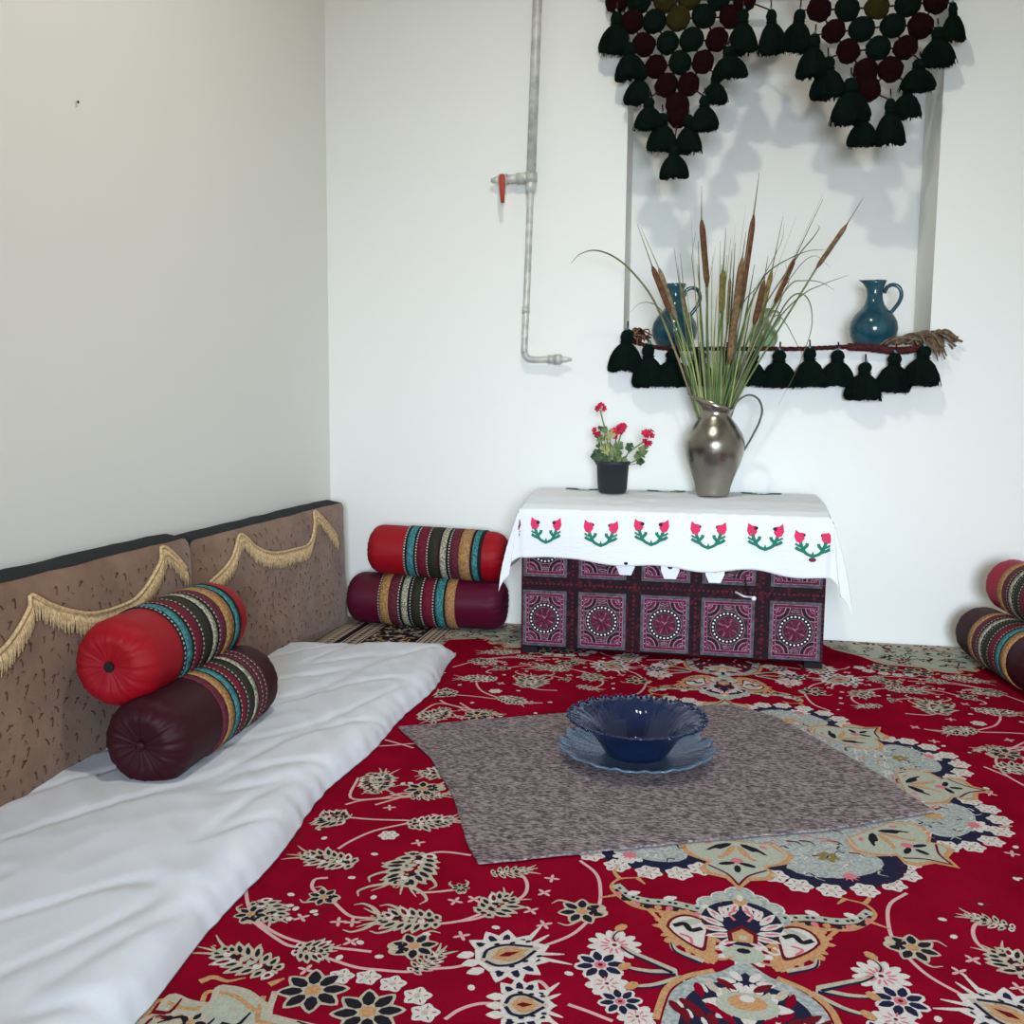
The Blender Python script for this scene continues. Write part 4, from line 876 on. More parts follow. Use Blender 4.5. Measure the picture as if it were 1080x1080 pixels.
def pat_panel(x0, x1, z0, z1):
    s = MB(); yb = -hy - .0055
    s.box((x0, -hy - .005, z0), (x1, -hy + .002, z1), 'chest_grey')
    K = [0]
    def pp(pts, m, L):
        K[0] += 1; s.poly([(x, yb - .0003 * L - K[0] * 1e-6, z) for x, z in pts], m)
    def ring(cx, cz, r0, r1, a0, a1, m, L, n=14):
        A = [a0 + (a1 - a0) * i / n for i in range(n + 1)]
        pp([(cx + r1 * cos(a), cz + r1 * sin(a)) for a in A] + [(cx + r0 * cos(a), cz + r0 * sin(a)) for a in reversed(A)], m, L)
    def rectf(e0, e1, m, L):
        a = (x0 + e0, x1 - e0, z0 + e0, z1 - e0); b = (x0 + e1, x1 - e1, z0 + e1, z1 - e1)
        pp([(a[0], a[2]), (a[1], a[2]), (b[1], b[2]), (b[0], b[2])], m, L); pp([(a[0], a[3]), (b[0], b[3]), (b[1], b[3]), (a[1], a[3])], m, L)
        pp([(a[0], a[2]), (b[0], b[2]), (b[0], b[3]), (a[0], a[3])], m, L); pp([(a[1], a[2]), (a[1], a[3]), (b[1], b[3]), (b[1], b[2])], m, L)
    pp([(x0 + .012, z0 + .008), (x1 - .012, z0 + .008), (x1 - .012, z1 - .008), (x0 + .012, z1 - .008)], 'chest_panel', 1)
    rectf(.010, .0125, 'chest_pink', 2); rectf(.0125, .02, 'chest_wine', 2); rectf(.02, .0218, 'chest_pink', 2)
    cx, cz = (x0 + x1) / 2, (z0 + z1) / 2
    R = .048
    for sx in (0, 1):
        for sz in (0, 1):
            qx = x0 + .022 if sx == 0 else x1 - .022; qz = z0 + .022 if sz == 0 else z1 - .022
            a0 = {(0, 0): 0, (1, 0): pi / 2, (1, 1): pi, (0, 1): 1.5 * pi}[(sx, sz)]
            for r0, r1, m in ((.044, .047, 'chest_pink'), (.033, .044, 'chest_black'), (.029, .033, 'chest_pink'), (.018, .029, 'chest_wine'), (.015, .018, 'chest_pink')): ring(qx, qz, r0, r1, a0, a0 + pi / 2, m, 3)
            d = 1 if sx == 0 else -1; e = 1 if sz == 0 else -1
            pp([(qx + .002 * d, qz + .002 * e), (qx + .012 * d, qz + .002 * e), (qx + .002 * d, qz + .012 * e)][::(1 if d * e > 0 else -1)], 'chest_pink', 3)
    ring(cx, cz, .0001, .060, 0, 2 * pi, 'chest_black', 4, 40); ring(cx, cz, .058, .060, 0, 2 * pi, 'chest_pink', 5, 40)
    ring(cx, cz, .0001, .040, 0, 2 * pi, 'chest_wine', 6, 30); ring(cx, cz, .040, .043, 0, 2 * pi, 'chest_grey', 6, 30)
    for k in range(24):
        a = k * 2 * pi / 24; r = .050
        c_ = (cx + cos(a) * r, cz + sin(a) * r); pp([(c_[0] + .0034 * cos(t), c_[1] + .0034 * sin(t)) for t in [i * pi / 3 for i in range(6)]], 'chest_white', 7)
    for k in range(8):   # fan strokes
        a = k * pi / 4 + .2
        for q in (-.12, .12): pp([(cx + .012 * cos(a + q), cz + .012 * sin(a + q)), (cx + .036 * cos(a + q * .6), cz + .036 * sin(a + q * .6)), (cx + .034 * cos(a + q * 1.2 + .06), cz + .034 * sin(a + q * 1.2 + .06))], 'chest_pink' if k % 2 else 'chest_grey', 8)
    pp([(cx - .014, cz + .014), (cx, cz - .002), (cx + .014, cz + .014), (cx, cz + .006)][::-1], 'chest_pink', 9)
    for zz, sg in ((z0 + .024, 1), (z1 - .024, -1)):
        for k in range(2): ring(cx, zz - sg * .02, .024 + k * .007, .027 + k * .007, pi / 2 * sg - .5, pi / 2 * sg + .5, 'chest_pink', 3, 8)
    for k in range(9):
        zz = z0 + .03 + (z1 - z0 - .06) * k / 8
        for xx in (x0 + .016, x1 - .016): pp([(xx + .0016 * cos(t), zz + .0016 * sin(t)) for t in [i * pi / 2 for i in range(4)]], 'chest_white', 4)
    return s
for a, b in colx:
    for z0, z1 in rows:
        pat_panel(a - ox, b - ox, z0, z1).build('stamped_panel', ch)
# bars
def bar(x0, x1, z0, z1):
    s = MB(); s.box((x0, -hy - .0045, z0), (x1, -hy + .002, z1), 'chest_bar')
    horiz = (x1 - x0) > (z1 - z0); n = int((x1 - x0 if horiz else z1 - z0) / .016); k = 0
    for i in range(n):
        t = (i + .5) / n; x = x0 + (x1 - x0) * (t if horiz else .5); z = z0 + (z1 - z0) * (.5 if horiz else t)
        s.poly([(x + .0045 * cos(q), -hy - .0052, z + .0045 * sin(q)) for q in [j * pi / 3 for j in range(6)]], 'chest_wine')
    return s
edges = [(-hx, colx[0][0] - ox)] + [(colx[i][1] - ox, colx[i + 1][0] - ox) for i in range(4)] + [(colx[4][1] - ox, hx)]
for a, b in edges: bar(a, b, .024, .500).build('corner_strip' if b - a < .02 else 'panel_strip', ch)
s = bar(-hx, hx, .238, .282)
for v in range(len(s.v)): s.v[v] = (s.v[v][0], s.v[v][1] - .0012, s.v[v][2])
s.build('middle_strip', ch)
for i, (x, y, z) in enumerate(D['LATCH']):
    lt = MB(); X = x - ox; Z = z - ZR; yf = -hy - .024
    Z -= .004; P = [(X - .034, Z + .055), (X + .034, Z + .055), (X + .032, Z - .002), (X + .02, Z - .03), (X - .02, Z - .03), (X - .032, Z - .002)]
    n = 6; lt.add([(a, yf, b) for a, b in P] + [(a, yf + .018, b) for a, b in P], [tuple(range(n)), tuple(range(2 * n - 1, n - 1, -1))] + [(k, n + k, n + (k + 1) % n, (k + 1) % n) for k in range(n)], 'latch_metal', False)
    lt.lathe([(.004, 0), (.008, .002), (.009, .004), (.003, .005)], 'dark_hole', 12, lambda th, i, r, zz: (X + r * cos(th), yf - zz, Z + .012 + r * sin(th) * .7))
    l = lt.build('latch', ch, recalc=True); l['label'] = 'silver latch plate'
hk = MB(); X = 1.73 - ox; hk.tube([(X - .05, -hy - .012, .262), (X - .02, -hy - .016, .248), (X + .012, -hy - .014, .246)], .004, 'latch_metal', 8); hk.tube([(X, -hy - .014, .245), (X - .012, -hy - .02, .275), (X - .018, -hy - .02, .32)], .0025, 'chest_black', 6); hk.ball((X + .014, -hy - .014, .242), .009, 'chest_white', 2)
hk.build('hasp', ch)

# ---------------------------------------------------------------- tablecloth
TX0, TX1 = KX0 - .004, KX1 + .004
TYF, TYB = KY0 - .006, KY1 + .01
def topz(y):
    t = (y - KY0)
    pts = [(-.01, HT - .004), (.03, HT + .010), (.15, HT + .030), (.28, HT + .038), (.60, HT + .038)]
    for i in range(4):
        if t <= pts[i + 1][0]:
            k = max(0, (t - pts[i][0]) / (pts[i + 1][0] - pts[i][0])); return ZR + pts[i][1] + (pts[i + 1][1] - pts[i][1]) * k
    return ZR + pts[-1][1]
def cloth(a, b):
    """a along x (beyond edges = hanging), b: distance forward from back edge"""
    dx = 0; x = a
    if a < TX0: dx = TX0 - a; x = TX0
    if a > TX1: dx = a - TX1; x = TX1
    sg = -1 if a < TX0 else 1
    depth = TYB - TYF; dy = 0; y = TYB - b
    if b > depth: dy = b - depth; y = TYF
    z = topz(y)
    # rounded bend
    if dy > 0:
        z = z - dy + .004; y = y - .012 * min(1, dy / .02) - .010 * min(1, dy / .1) * (1 + .5 * sin(a * 17) * min(1, dy / .15)) - .006 * sin(a * 9 + 1) * dy / .2
    if dx > 0:
        z = z - dx * .96 if dy == 0 else ZR + HT - max(dx, dy) - .34 * min(dx, dy)
        fl = .10 * dx + .008 * sin(b * 16) * dx / .2
        if dy > 0: fl += .27 * min(dx, dy)
        else: fl += .30 * max(0, 1 - (depth - b) / .30) * dx * .25
        x += sg * (fl + .006 * min(1, dx / .02))
        if dy > 0: y = TYF - .015 + .0 * dx
        y += -.02 * dx * (b / depth)
    z += .0015 * noise.noise(Vector((a * 14, b * 30, 0)))
    return Vector((x, y, z))
HFL, HFR = .180, .214
def hem(a):
    t = (a - TX0) / (TX1 - TX0); t = max(0, min(1, t))
    return (TYB - TYF) + HFL + (HFR - HFL) * t ** 1.0 + .006 * sin(a * 21) - .010 * math.exp(-((a - 1.0) / .07) ** 2) - .008 * math.exp(-((a - 1.75) / .09) ** 2)
A0, A1 = TX0 - .245, TX1 + .27
na, nb = 150, 90
s = MB(); vs = []
for i in range(na + 1):
    a = A0 + (A1 - A0) * i / na
    for j in range(nb + 1): vs.append(cloth(a, hem(a) * j / nb))
Wc = nb + 1
s.add(vs, [(i * Wc + j, i * Wc + j + 1, (i + 1) * Wc + j + 1, (i + 1) * Wc + j) for i in range(na) for j in range(nb)], 'tablecloth')
nv = len(vs)
def emb(ca, cb, scx=1., scy=1., m1='emb_pink', flip=1, base=False, half=0):
    def Q(u, v):
        a = ca + u * scx * flip; b = cb - v * scy; p = cloth(a, b)
        n = (cloth(a + .004, b) - p).cross(cloth(a, b + .004) - p)
        if n.length < 1e-12: n = Vector((0, -1, 0))
        n.normalize()
        if n.y > .2 or (n.z < -.2): n = -n
        if a < TX0 and n.x > 0: n = -n
        if a > TX1 and n.x < 0: n = -n
        return p + n * .0022
    def pl(pts, m):
        s.poly([tuple(Q(*p)) for p in pts], m)
    def stroke(pts, w_, m):
        P = catmull([(p[0], p[1], 0) for p in pts], 4)
        for i in range(len(P) - 1):
            t = (P[i + 1] - P[i]); 
            if t.length < 1e-6: continue
            nn = Vector((-t.y, t.x, 0)).normalized() * w_ / 2; e = t.normalized() * w_ * .2
            pl([(q.x, q.y) for q in (P[i] + nn - e, P[i] - nn - e, P[i + 1] - nn + e, P[i + 1] + nn + e)], m)
    for sg in ((-1, 1) if not half else (half,)):
        stroke([(0, -.042), (sg * .022, -.030), (sg * .034, -.008), (sg * .040, .012)], .0105, 'emb_green')
        stroke([(sg * .026, -.026), (sg * .044, -.018), (sg * .052, -.012)], .0105, 'emb_green'); stroke([(sg * .030, -.016), (sg * .020, -.004), (sg * .018, .004)], .0105, 'emb_green')
        stroke([(sg * .030, -.012), (sg * .045, -.004), (sg * .054, .002)], .007, 'emb_green')
        pl([(sg * x, y) for x, y in ((.038, .004), (.052, .010), (.059, .028), (.055, .056), (.044, .046), (.030, .044), (.026, .022))][::sg], m1)
        pl([(sg * .030 + .007 * cos(t), .036 + .007 * sin(t)) for t in [k * pi / 4 for k in range(8)]], 'emb_dark')
    pl([(-.006, -.040), (.006, -.040), (.001, -.022)], 'emb_green')
    if base: pl([(.012 * cos(t), -.054 + .008 * sin(t)) for t in [k * pi / 5 for k in range(10)]], 'emb_plum')
for i, (x, z) in enumerate(D['EMB']):
    b = (TYB - TYF) + (ZR + HT - z) ; emb(x, b, 1.05 if i else .95, .92, base=(i == 5))
for x in (1.10, 1.42, 1.78): emb(x, .05, 1.3, .8, 'emb_plum')
emb(TX0 - .045, TYB - TYF + .085, .8, .8, 'emb_plum', half=1); emb(TX1 + .055, TYB - TYF + .15, .6, .8, 'emb_plum', half=-1)
emb(TX0 - .10, .2, .9, 1., 'emb_plum'); emb(TX1 + .12, .2, .9, .9, 'emb_plum')
tc_ = s.build('tablecloth')
sm = tc_.modifiers.new('thickness', 'SOLIDIFY'); sm.thickness = .0012; sm.offset = -1
tag(tc_, 'white cotton cloth embroidered with pink tulips, draped over the chest', 'tablecloth')
ZT = lambda y: topz(y) + .0035

# ---------------------------------------------------------------- flower pot with geranium
px_, py_ = 1.221, -.20
pt = empty('potted_geranium', (px_, py_, ZT(py_)), 'small black plastic pot of red geraniums on the left of the chest', 'potted plant')
s = MB(); s.lathe([(.048, 0), (.052, .002), (.053, .012), (.055, .013), (.061, .105), (.066, .106), (.067, .118), (.063, .119), (.060, .108), (.050, .10)], 'pot_black', 40); s.build('pot', pt, recalc=True)
s = MB(); s.lathe([(.057, .098), (.045, .103), (.02, .106), (.001, .106)], 'soil', 24); s.build('soil', pt, recalc=True)
stem = MB()
zt = ZT(py_)
def gl(p): return Vector((p[0] - px_, p[1] - py_, p[2] - zt))
heads = [gl(p) for p in D['GER']]
for h_ in heads:
    stem.tube(catmull([(h_.x * .15, random.uniform(-.01, .01), .10), (h_.x * .5, random.uniform(-.02, .01), .10 + (h_.z - .10) * .5), h_ - Vector((0, 0, .008))], 5), .0024, 'geranium_stem', 6)
def leafm(c, r, nrm, m, name='leaf'):
    s = MB(); nrm = Vector(nrm).normalized(); u = nrm.cross(Vector((0, 0, 1)) if abs(nrm.z) < .9 else Vector((1, 0, 0))).normalized(); v = nrm.cross(u)
    ring = []; n = 30; a0 = random.uniform(0, 6)
    for k in range(n):
        t = 2 * pi * k / n; rr = r * (.86 + .10 * cos(t * 5) + .05 * cos(t * 15)) * (1 if abs(((t + .2) % (2 * pi)) - .2) > .2 else .25)
        ring.append(c + u * cos(t + a0) * rr + v * sin(t + a0) * rr + nrm * (.18 * r * sin(t * 5) * .6 + r * .12))
    inner = [c.lerp(p, .5) - nrm * r * .03 for p in ring]
    s.add([c] + inner + ring, [(0, 1 + k, 1 + (k + 1) % n) for k in range(n)] + [(1 + k, 1 + n + k, 1 + n + (k + 1) % n, 1 + (k + 1) % n) for k in range(n)], m)
    o = s.build(name, pt); md = o.modifiers.new('t', 'SOLIDIFY'); md.thickness = .0008
    return o
LV = [(-.055, .02, .030, 'leaf_dark'), (-.02, .045, .032, 'leaf_yellow'), (.012, .03, .026, 'leaf'), (-.045, .085, .020, 'leaf'), (-.06, .095, .016, 'leaf_dark'), (-.010, .10, .026, 'leaf_yellow'), (.02, .06, .022, 'leaf'), (.062, .055, .020, 'leaf_dark'), (.10, .02, .024, 'leaf'), (.115, .045, .022, 'leaf'), (.015, .01, .024, 'leaf_yellow'), (-.032, .12, .016, 'leaf'), (-.05, .125, .012, 'leaf_dark'), (.105, .0, .018, 'leaf_dark'), (.045, .008, .014, 'leaf'), (-.03, .012, .022, 'leaf'), (-.055, .06, .012, 'leaf_dark')]
for x, z, r, m_ in LV:
    c_ = Vector((x, random.uniform(-.035, .02), .118 + z))
    leafm(c_, r, (random.uniform(-.5, .5), -1, random.uniform(.0, .8)), m_)
    stem.tube(catmull([(x * .3, 0, .10), (x * .8, c_.y * .6, .11 + z * .4), c_], 4), .0015, 'geranium_stem', 5)
stem.build('stem', pt)
for k, (h_, R, nf) in enumerate(zip(heads, (.017, .022, .034, .012, .020), (7, 9, 16, 4, 8))):
    s = MB()
    for q in range(nf):
        d = Vector((random.uniform(-1, 1), random.uniform(-1, .3), random.uniform(-.8, 1))).normalized() * R * random.uniform(.5, 1)
        c_ = h_ + d; nn = (d.normalized() + Vector((0, -.5, 0))).normalized(); u = nn.orthogonal().normalized(); v = nn.cross(u)
        for j in range(5):
            t = 2 * pi * j / 5 + q; w_ = u * cos(t) + v * sin(t); w2 = nn.cross(w_)
            L = .012
            s.add([c_, c_ + w_ * L * .5 + w2 * L * .42 + nn * .002, c_ + w_ * L + w2 * L * .25 + nn * .003, c_ + w_ * L - w2 * L * .25 + nn * .003, c_ + w_ * L * .5 - w2 * L * .42 + nn * .002], [(0, 1, 2, 3, 4)], 'petal', False)
    s.build('flower_head', pt)

# ---------------------------------------------------------------- pewter jug
vx, vy = 1.596, -.21
vz = ZT(vy)
vs_ = empty('pewter_jug', (vx, vy, vz), 'tarnished pewter jug with a thin handle, holding the cattails on the chest', 'jug')
s = MB()
prof = [(.001, .002), (.056, .0), (.060, .004), (.061, .010), (.064, .03), (.078, .07), (.096, .115), (.108, .155), (.112, .185), (.110, .205), (.100, .232), (.080, .262), (.062, .285), (.056, .298), (.0565, .310), (.062, .325), (.069, .342)]
inn = [(a - .003, b) for a, b in prof[::-1][:10]]
def vfn(th, i, r, z):
    k = max(0, (z - .285) / .057)
    c_ = cos(th - pi)  # spout toward -x
    sp = max(0, c_) ** 6
    rr = r * (1 + .50 * sp * k * k)
    zz = z + k * (.022 * c_ ) * 1.0 + sp * k * .012
    return (rr * cos(th), rr * sin(th), zz)
s.lathe(prof + inn, 'pewter', 72, vfn); s.build('jug_body', vs_, recalc=True)
for dy_ in (-.006, .006):
    pass
s = MB(); Hp = [(.062, 0, .318), (.082, 0, .352), (.118, 0, .372), (.152, 0, .358), (.168, 0, .320), (.160, 0, .275), (.138, 0, .225), (.120, 0, .190), (.108, 0, .168)]
for dy_ in (-.0055, .0055): s.tube([(p.x, p.y + dy_, p.z) for p in catmull(Hp, 8)], .0034, 'pewter_stain', 8)
s.tube(catmull(Hp, 8), .0026, 'pewter', 6)
s.build('handle', vs_)

# ---------------------------------------------------------------- cattails and blades
where = ['leftmost, in front of the left blue jug', 'second from left, leaning beside its twin', 'short and pale, in front of the left blue jug', 'tall dark one standing straight left of centre', 'short olive one in the middle of the bunch', 'thin olive one in the middle of the bunch', 'long brown one low in front at the middle', 'tallest brown one in the middle', 'brown one just right of centre', 'olive brown one behind the right-of-centre spike', 'slim one leaning right', 'far right one leaning out towards the right jug']
SM = {'b': 'cattail_brown', 'b2': 'cattail_brown2', 't': 'cattail_tan', 'o': 'cattail_olive'}
for (R, c_, rad), wh in zip(D['REEDS'], where):
    base = Vector(R['stem'][0])
    o = empty('cattail', base, 'cattail in the pewter jug, ' + wh, 'cattail', 'cattails in the pewter jug')
    rel = lambda L: [Vector(p) - base for p in L]
    s = MB(); s.tube(catmull(rel(R['stem']), 8), .0036, 'reed_stem' if c_ != 't' else 'reed_light', 7); s.build('stem', o)
    a, b = rel(R['spike']); s = MB(); N = 12
    s.tube([a.lerp(b, i / N) for i in range(N + 1)], [rad * (.35 if i in (0, N) else (.85 if i in (1, N - 1) else 1)) for i in range(N + 1)], SM[c_], 12); s.build('seed_spike', o)
    a, b = rel(R['tip']); s = MB(); s.tube([a.lerp(b, i / 4) for i in range(5)], [.0026, .002, .0016, .0012, .0006], 'reed_pale' if c_ in 't' else 'cattail_tan', 5); s.build('tip', o)
cm = {'g': 'reed_green', 'l': 'reed_light', 'd': 'reed_dry', 'p': 'reed_pale'}
uniq = ['long dry leaf arching far out to the left over the wall', 'thin dry leaf curling left in front of the left blue jug', 'green leaf arching up to the right and over', 'dark leaf rising right with a hooked tip', 'dry leaf bending over to the right, kinked at its end', 'straight green leaf reaching furthest right below the slanting cattail', 'dry leaf drooping down on the right below the garland', 'short dry leaf curling down beside the drooping one', 'thin wavy dry stem rising left of the tall dark cattail', 'thin straight dry stem beside the tall dark cattail', 'thin green leaf rising right of the tallest cattail', 'thin green leaf with a curled tip right of centre', 'fine dry leaf bowing right over the niche']
for i, (P, w_, c_) in enumerate(D['BLADES']):
    C = catmull(P, 7); base = C[0].copy(); n = len(C)
    s = MB(); s.tube([p - base for p in C], [w_ * .5 * (.8 if k < 2 else 1) * (1 - .85 * (k / (n - 1)) ** 2.2) for k in range(n)], cm[c_], 6, flat=.28)
    o = s.build('reed_leaf', loc=base)
    if i < len(uniq): tag(o, uniq[i], 'leaf', 'single leaves standing out of the jug')
    elif c_ == 'p': tag(o, 'fine pale awn rising above the cattails in the pewter jug', 'leaf', 'fine pale awns above the cattails')
    else: tag(o, 'narrow green reed leaf in the dense upright bunch in the pewter jug', 'leaf', 'upright green leaves in the jug')

# ---------------------------------------------------------------- blue jugs in niche
def jug(loc, sc, m, label, group=None, dark='glaze_dark'):
    o = empty('ceramic_jug', loc, label, 'jug', group)
    s = MB()
    pr = [(.001, .003), (.045, 0), (.052, .003), (.072, .022), (.087, .050), (.091, .078), (.086, .105), (.072, .130), (.052, .150), (.038, .168), (.031, .188), (.029, .208), (.031, .228), (.037, .246), (.043, .258)]
    inner = [(a - .004, b) for a, b in pr[::-1][:7]]
    def f(th, i, r, z):
        k = max(0, (z - .215) / .043); sp = max(0, cos(th - pi)) ** 8
        return (r * (1 + .42 * sp * k * k) * cos(th) * sc, r * sin(th) * sc, (z + .004 * sp * k) * sc)
    s.lathe(pr, m, 56, f); s.lathe(inner, dark, 56, f)
    s.build('jug_body', o)
    s = MB(); s.tube([(x * sc, 0, z * sc) for x, y, z in catmull([(.034, 0, .212), (.045, 0, .235), (.066, 0, .243), (.088, 0, .232), (.097, 0, .205), (.090, 0, .178), (.075, 0, .155), (.062, 0, .138)], 6)], .0075 * sc, m, 10, flat=.8); s.build('handle', o)
    return o
jug((2.186, .10, NZ0), 1.0, 'glaze_teal', 'teal blue glazed jug on the right of the wall niche, beside the frayed rope end', 'blue jugs in the niche')
jug((1.430, .10, NZ0), 1.0, 'glaze_teal', 'teal blue glazed jug on the left of the niche, partly behind the cattails', 'blue jugs in the niche')
jug((1.778, .12, NZ0), .62, 'glaze_green', 'small mottled green jug in the niche, mostly hidden behind the reeds')

# ---------------------------------------------------------------- tassels and pompoms
def tassel_protos():
    out = []
    for v in range(4):
        s = MB(); n = 56; rs = random.Random(v); ph = [rs.uniform(0, 6) for _ in range(5)]
        pr = [(.10, 0), (.17, -.22), (.26, -.34), (.36, -.48), (.44, -.64), (.49, -.80), (.50, -.92), (.47, -.99), (.38, -1.0), (.2, -.97)]
        pr = [(.10, -.25), (.16, -.30), (.26, -.38), (.36, -.50), (.435, -.64), (.485, -.79), (.50, -.90), (.46, -.98), (.38, -1.0), (.12, -.96)]
        jj = [rs.uniform(-.035, .035) for _ in range(n)]
        def f(th, i, r, z):
            j = int(th / (2 * pi) * n + .5) % n
            k = 1 + (.05 * (1 if j % 2 else -1) + .06 * sin(3 * th + ph[0]) + .04 * sin(5 * th + ph[1])) * min(1, (i + 1) / 4)
            return (r * k * cos(th), r * k * sin(th) * .8, z + (jj[j] if i in (6, 7, 8) else 0) + .03 * sin(2 * th + ph[2]) * (i > 4))
        s.lathe(pr, 'yarn_green', n, f)
        # loose strands
        for q in range(26):
            th = rs.uniform(0, 2 * pi); r = rs.uniform(.42, .56)
            s.tube([(.3 * cos(th), .24 * sin(th), -.42), (.46 * cos(th), .38 * sin(th), -.7), (r * cos(th), r * .8 * sin(th), -1.0 + rs.uniform(-.06, .03))], .012, 'yarn_green', 4, cap=False)
        for q in range(46):
            th = rs.uniform(0, 2 * pi); r = rs.uniform(.40, .56)
            s.tube([(.20 * cos(th), .18 * sin(th), -.36), (.44 * cos(th + .1), .43 * sin(th + .1), -.68), (r * cos(th + .15), r * sin(th + .15), -1.0 + rs.uniform(-.03, .04))], .010, 'yarn_green', 3, cap=False)
        h = MB(); h.ball((0, 0, -.145), .185, 'yarn_green', 3, .06, (1, .95, 1.0)); h.tube([(.17 * cos(t * pi / 8), .16 * sin(t * pi / 8), -.275) for t in range(17)], .022, 'yarn_green', 5, cap=False)
        k = MB(); k.tube([(0, 0, -.02), (.01, 0, .10), (0, 0, .26)], .028, 'yarn_cord', 5)
        for q in range(3): k.ball((rs.uniform(-.06, .06), -.03, .02 + .03 * q), .03, 'bead_teal', 1)
        out.append((s, h, k))
    return out
TP = tassel_protos(); TMESH = []
for s, h, k in TP:
    TMESH.append([s, h, k])
first = {}
def add_tassel(parent, porg, v, x, y, zt_, zb, w_, cord=True, rot=0):
    key = v
    if key not in first:
        s, h, k = TMESH[v]
        a = s.build('tassel'); b = h.build('tassel_head', a); c_ = k.build('tassel_cord', a)
        first[key] = (a.data, b.data, c_.data); objs = (a, b, c_)
    else:
        objs = []
        for nm, d in zip(('tassel', 'tassel_head', 'tassel_cord'), first[key]):
            o_ = bpy.data.objects.new(nm, d); COL.objects.link(o_); objs.append(o_)
        objs[1].parent = objs[0]; objs[2].parent = objs[0]
    a, b, c_ = objs
    a.parent = parent; a.location = Vector((x, y, zt_)) - porg
    hgt = zt_ - zb; a.scale = (w_, w_ * .75, hgt); a.rotation_euler = (0, rot, 0)
    b.scale = (1.05, 1.2, 1)
def pom_protos():
    for nm in ('yarn_maroon', 'yarn_green', 'yarn_olive'):
        s = MB(); s.ball((0, 0, 0), 1, nm, 3, .07, (1, .75, 1))
        yield nm, s
PM = {}
for nm, s in pom_protos(): PM[nm] = s
pmesh = {}
def hanging(poms, tas, label, org, strings):
    o = empty('pompom_hanging', org, label, 'wall hanging', 'pompom wall hangings above the niche')
    org = Vector(org)
    for (x, z, c_) in poms:
        nm = {'m': 'yarn_maroon', 'g': 'yarn_green', 'o': 'yarn_olive'}[c_]
        if nm not in pmesh: b = PM[nm].build('pompom', o); pmesh[nm] = b.data
        else:
            b = bpy.data.objects.new('pompom', pmesh[nm]); COL.objects.link(b); b.parent = o
        b.location = Vector((x, -.05 + random.uniform(-.006, .006), z)) - org
        rr = .0425 + random.uniform(-.002, .002); b.scale = (rr, rr, rr * 1.06); b.rotation_euler = (0, random.uniform(0, 3), 0)
    for i, (x, y, zt_, zb, w_) in enumerate(tas): add_tassel(o, org, i % 4, x, y, zt_, zb, w_ * 1.05, rot=random.uniform(-.08, .08))
    # cords linking pompoms (net)
    s = MB()
    P = [Vector((x, -.045, z)) for x, z, c_ in poms]
    for i, a in enumerate(P):
        for b in P[i + 1:]:
            if (a - b).length < .125: s.tube([a - org, (a + b) / 2 - org, b - org], .0035, 'yarn_cord', 5)
    for (x, y, zt_, zb, w_) in tas:
        t = Vector((x, y, zt_)); near = min(P, key=lambda p: (p - t).length + (0 if p.z > t.z - .02 else 1))
        s.tube([t - org, near - org], .003, 'yarn_cord', 5)
    top = max(p.z for p in P)
    xs = [p.x for p in P if p.z > top - .09]
    s.tube([Vector((min(xs) - .04, -.04, top + .05)) - org, Vector(((min(xs) + max(xs)) / 2, -.04, top + .06)) - org, Vector((max(xs) + .04, -.04, top + .05)) - org], .012, 'yarn_cord', 8)
    for p in P:
        if p.z > top - .09: s.tube([p - org, Vector((p.x, -.04, top + .05)) - org], .0035, 'yarn_cord', 5)
    s.build('cord_net', o)
    return o
hanging(D['POM_L'], D['TAS_L'], 'triangular hanging of maroon and green pompoms with tassels, over the left of the niche', (1.43, -.05, 2.5), None)
hanging(D['POM_R'], D['TAS_R'], 'triangular hanging of maroon and green pompoms with tassels, over the right of the niche', (2.15, -.05, 2.5), None)
# sill garland
org = Vector((1.82, -.03, 1.13))
ga = empty('tassel_garland', org, 'maroon rope with a row of dark green tassels along the niche sill', 'garland')
s = MB(); C = catmull(D['ROPE'], 10); 
for st in range(3):
    s.tube([p - org + Vector((0, cos(i * .9 + st * 2.1) * .005, sin(i * .9 + st * 2.1) * .005 + .004)) for i, p in enumerate(C)], [.0045 + (.006 if p.x > 2.08 else 0) for p in C], 'rope_maroon', 7)
s.build('rope', ga)
for i, (x, y, zt_, zb, w_) in enumerate(D['TAS_S']): add_tassel(ga, org, (i + 1) % 4, x, y, zt_ + .004, zb, w_ * 1.06, rot=random.uniform(-.06, .06))
s = MB(); rs = random.Random(3)
for q in range(46):
    a = rs.uniform(0, 1); x0 = 2.20 + .16 * a
    p0 = Vector((x0, rs.uniform(-.03, .03), 1.150)); 
    s.tube([c__ - org for c__ in catmull([p0, p0 + Vector((.04, rs.uniform(-.02, .01), .012 + rs.uniform(0, .03) * (a + .4))), p0 + Vector((.08, rs.uniform(-.03, .0), .012 + rs.uniform(0, .04) * (a + .3))), p0 + Vector((.11 + rs.uniform(-.02, .02), -.03, rs.uniform(-.02, .03)))], 4)], .0042, 'rope_fray', 5)
for q in range(22):
    x0 = 2.335 + rs.uniform(-.02, .02)
    s.tube([c__ - org for c__ in catmull([(x0, -.03, 1.175 + rs.uniform(-.02, .02)), (x0 + .04, -.045, 1.16 + rs.uniform(-.02, .02)), (x0 + .06 + rs.uniform(-.02, .02), -.05, 1.115 + rs.uniform(-.03, .03))], 4)], .0022, 'rope_fray', 4)
f1 = s.build('frayed_end', ga); f1['label'] = 'frayed brown rope end'
s = MB()
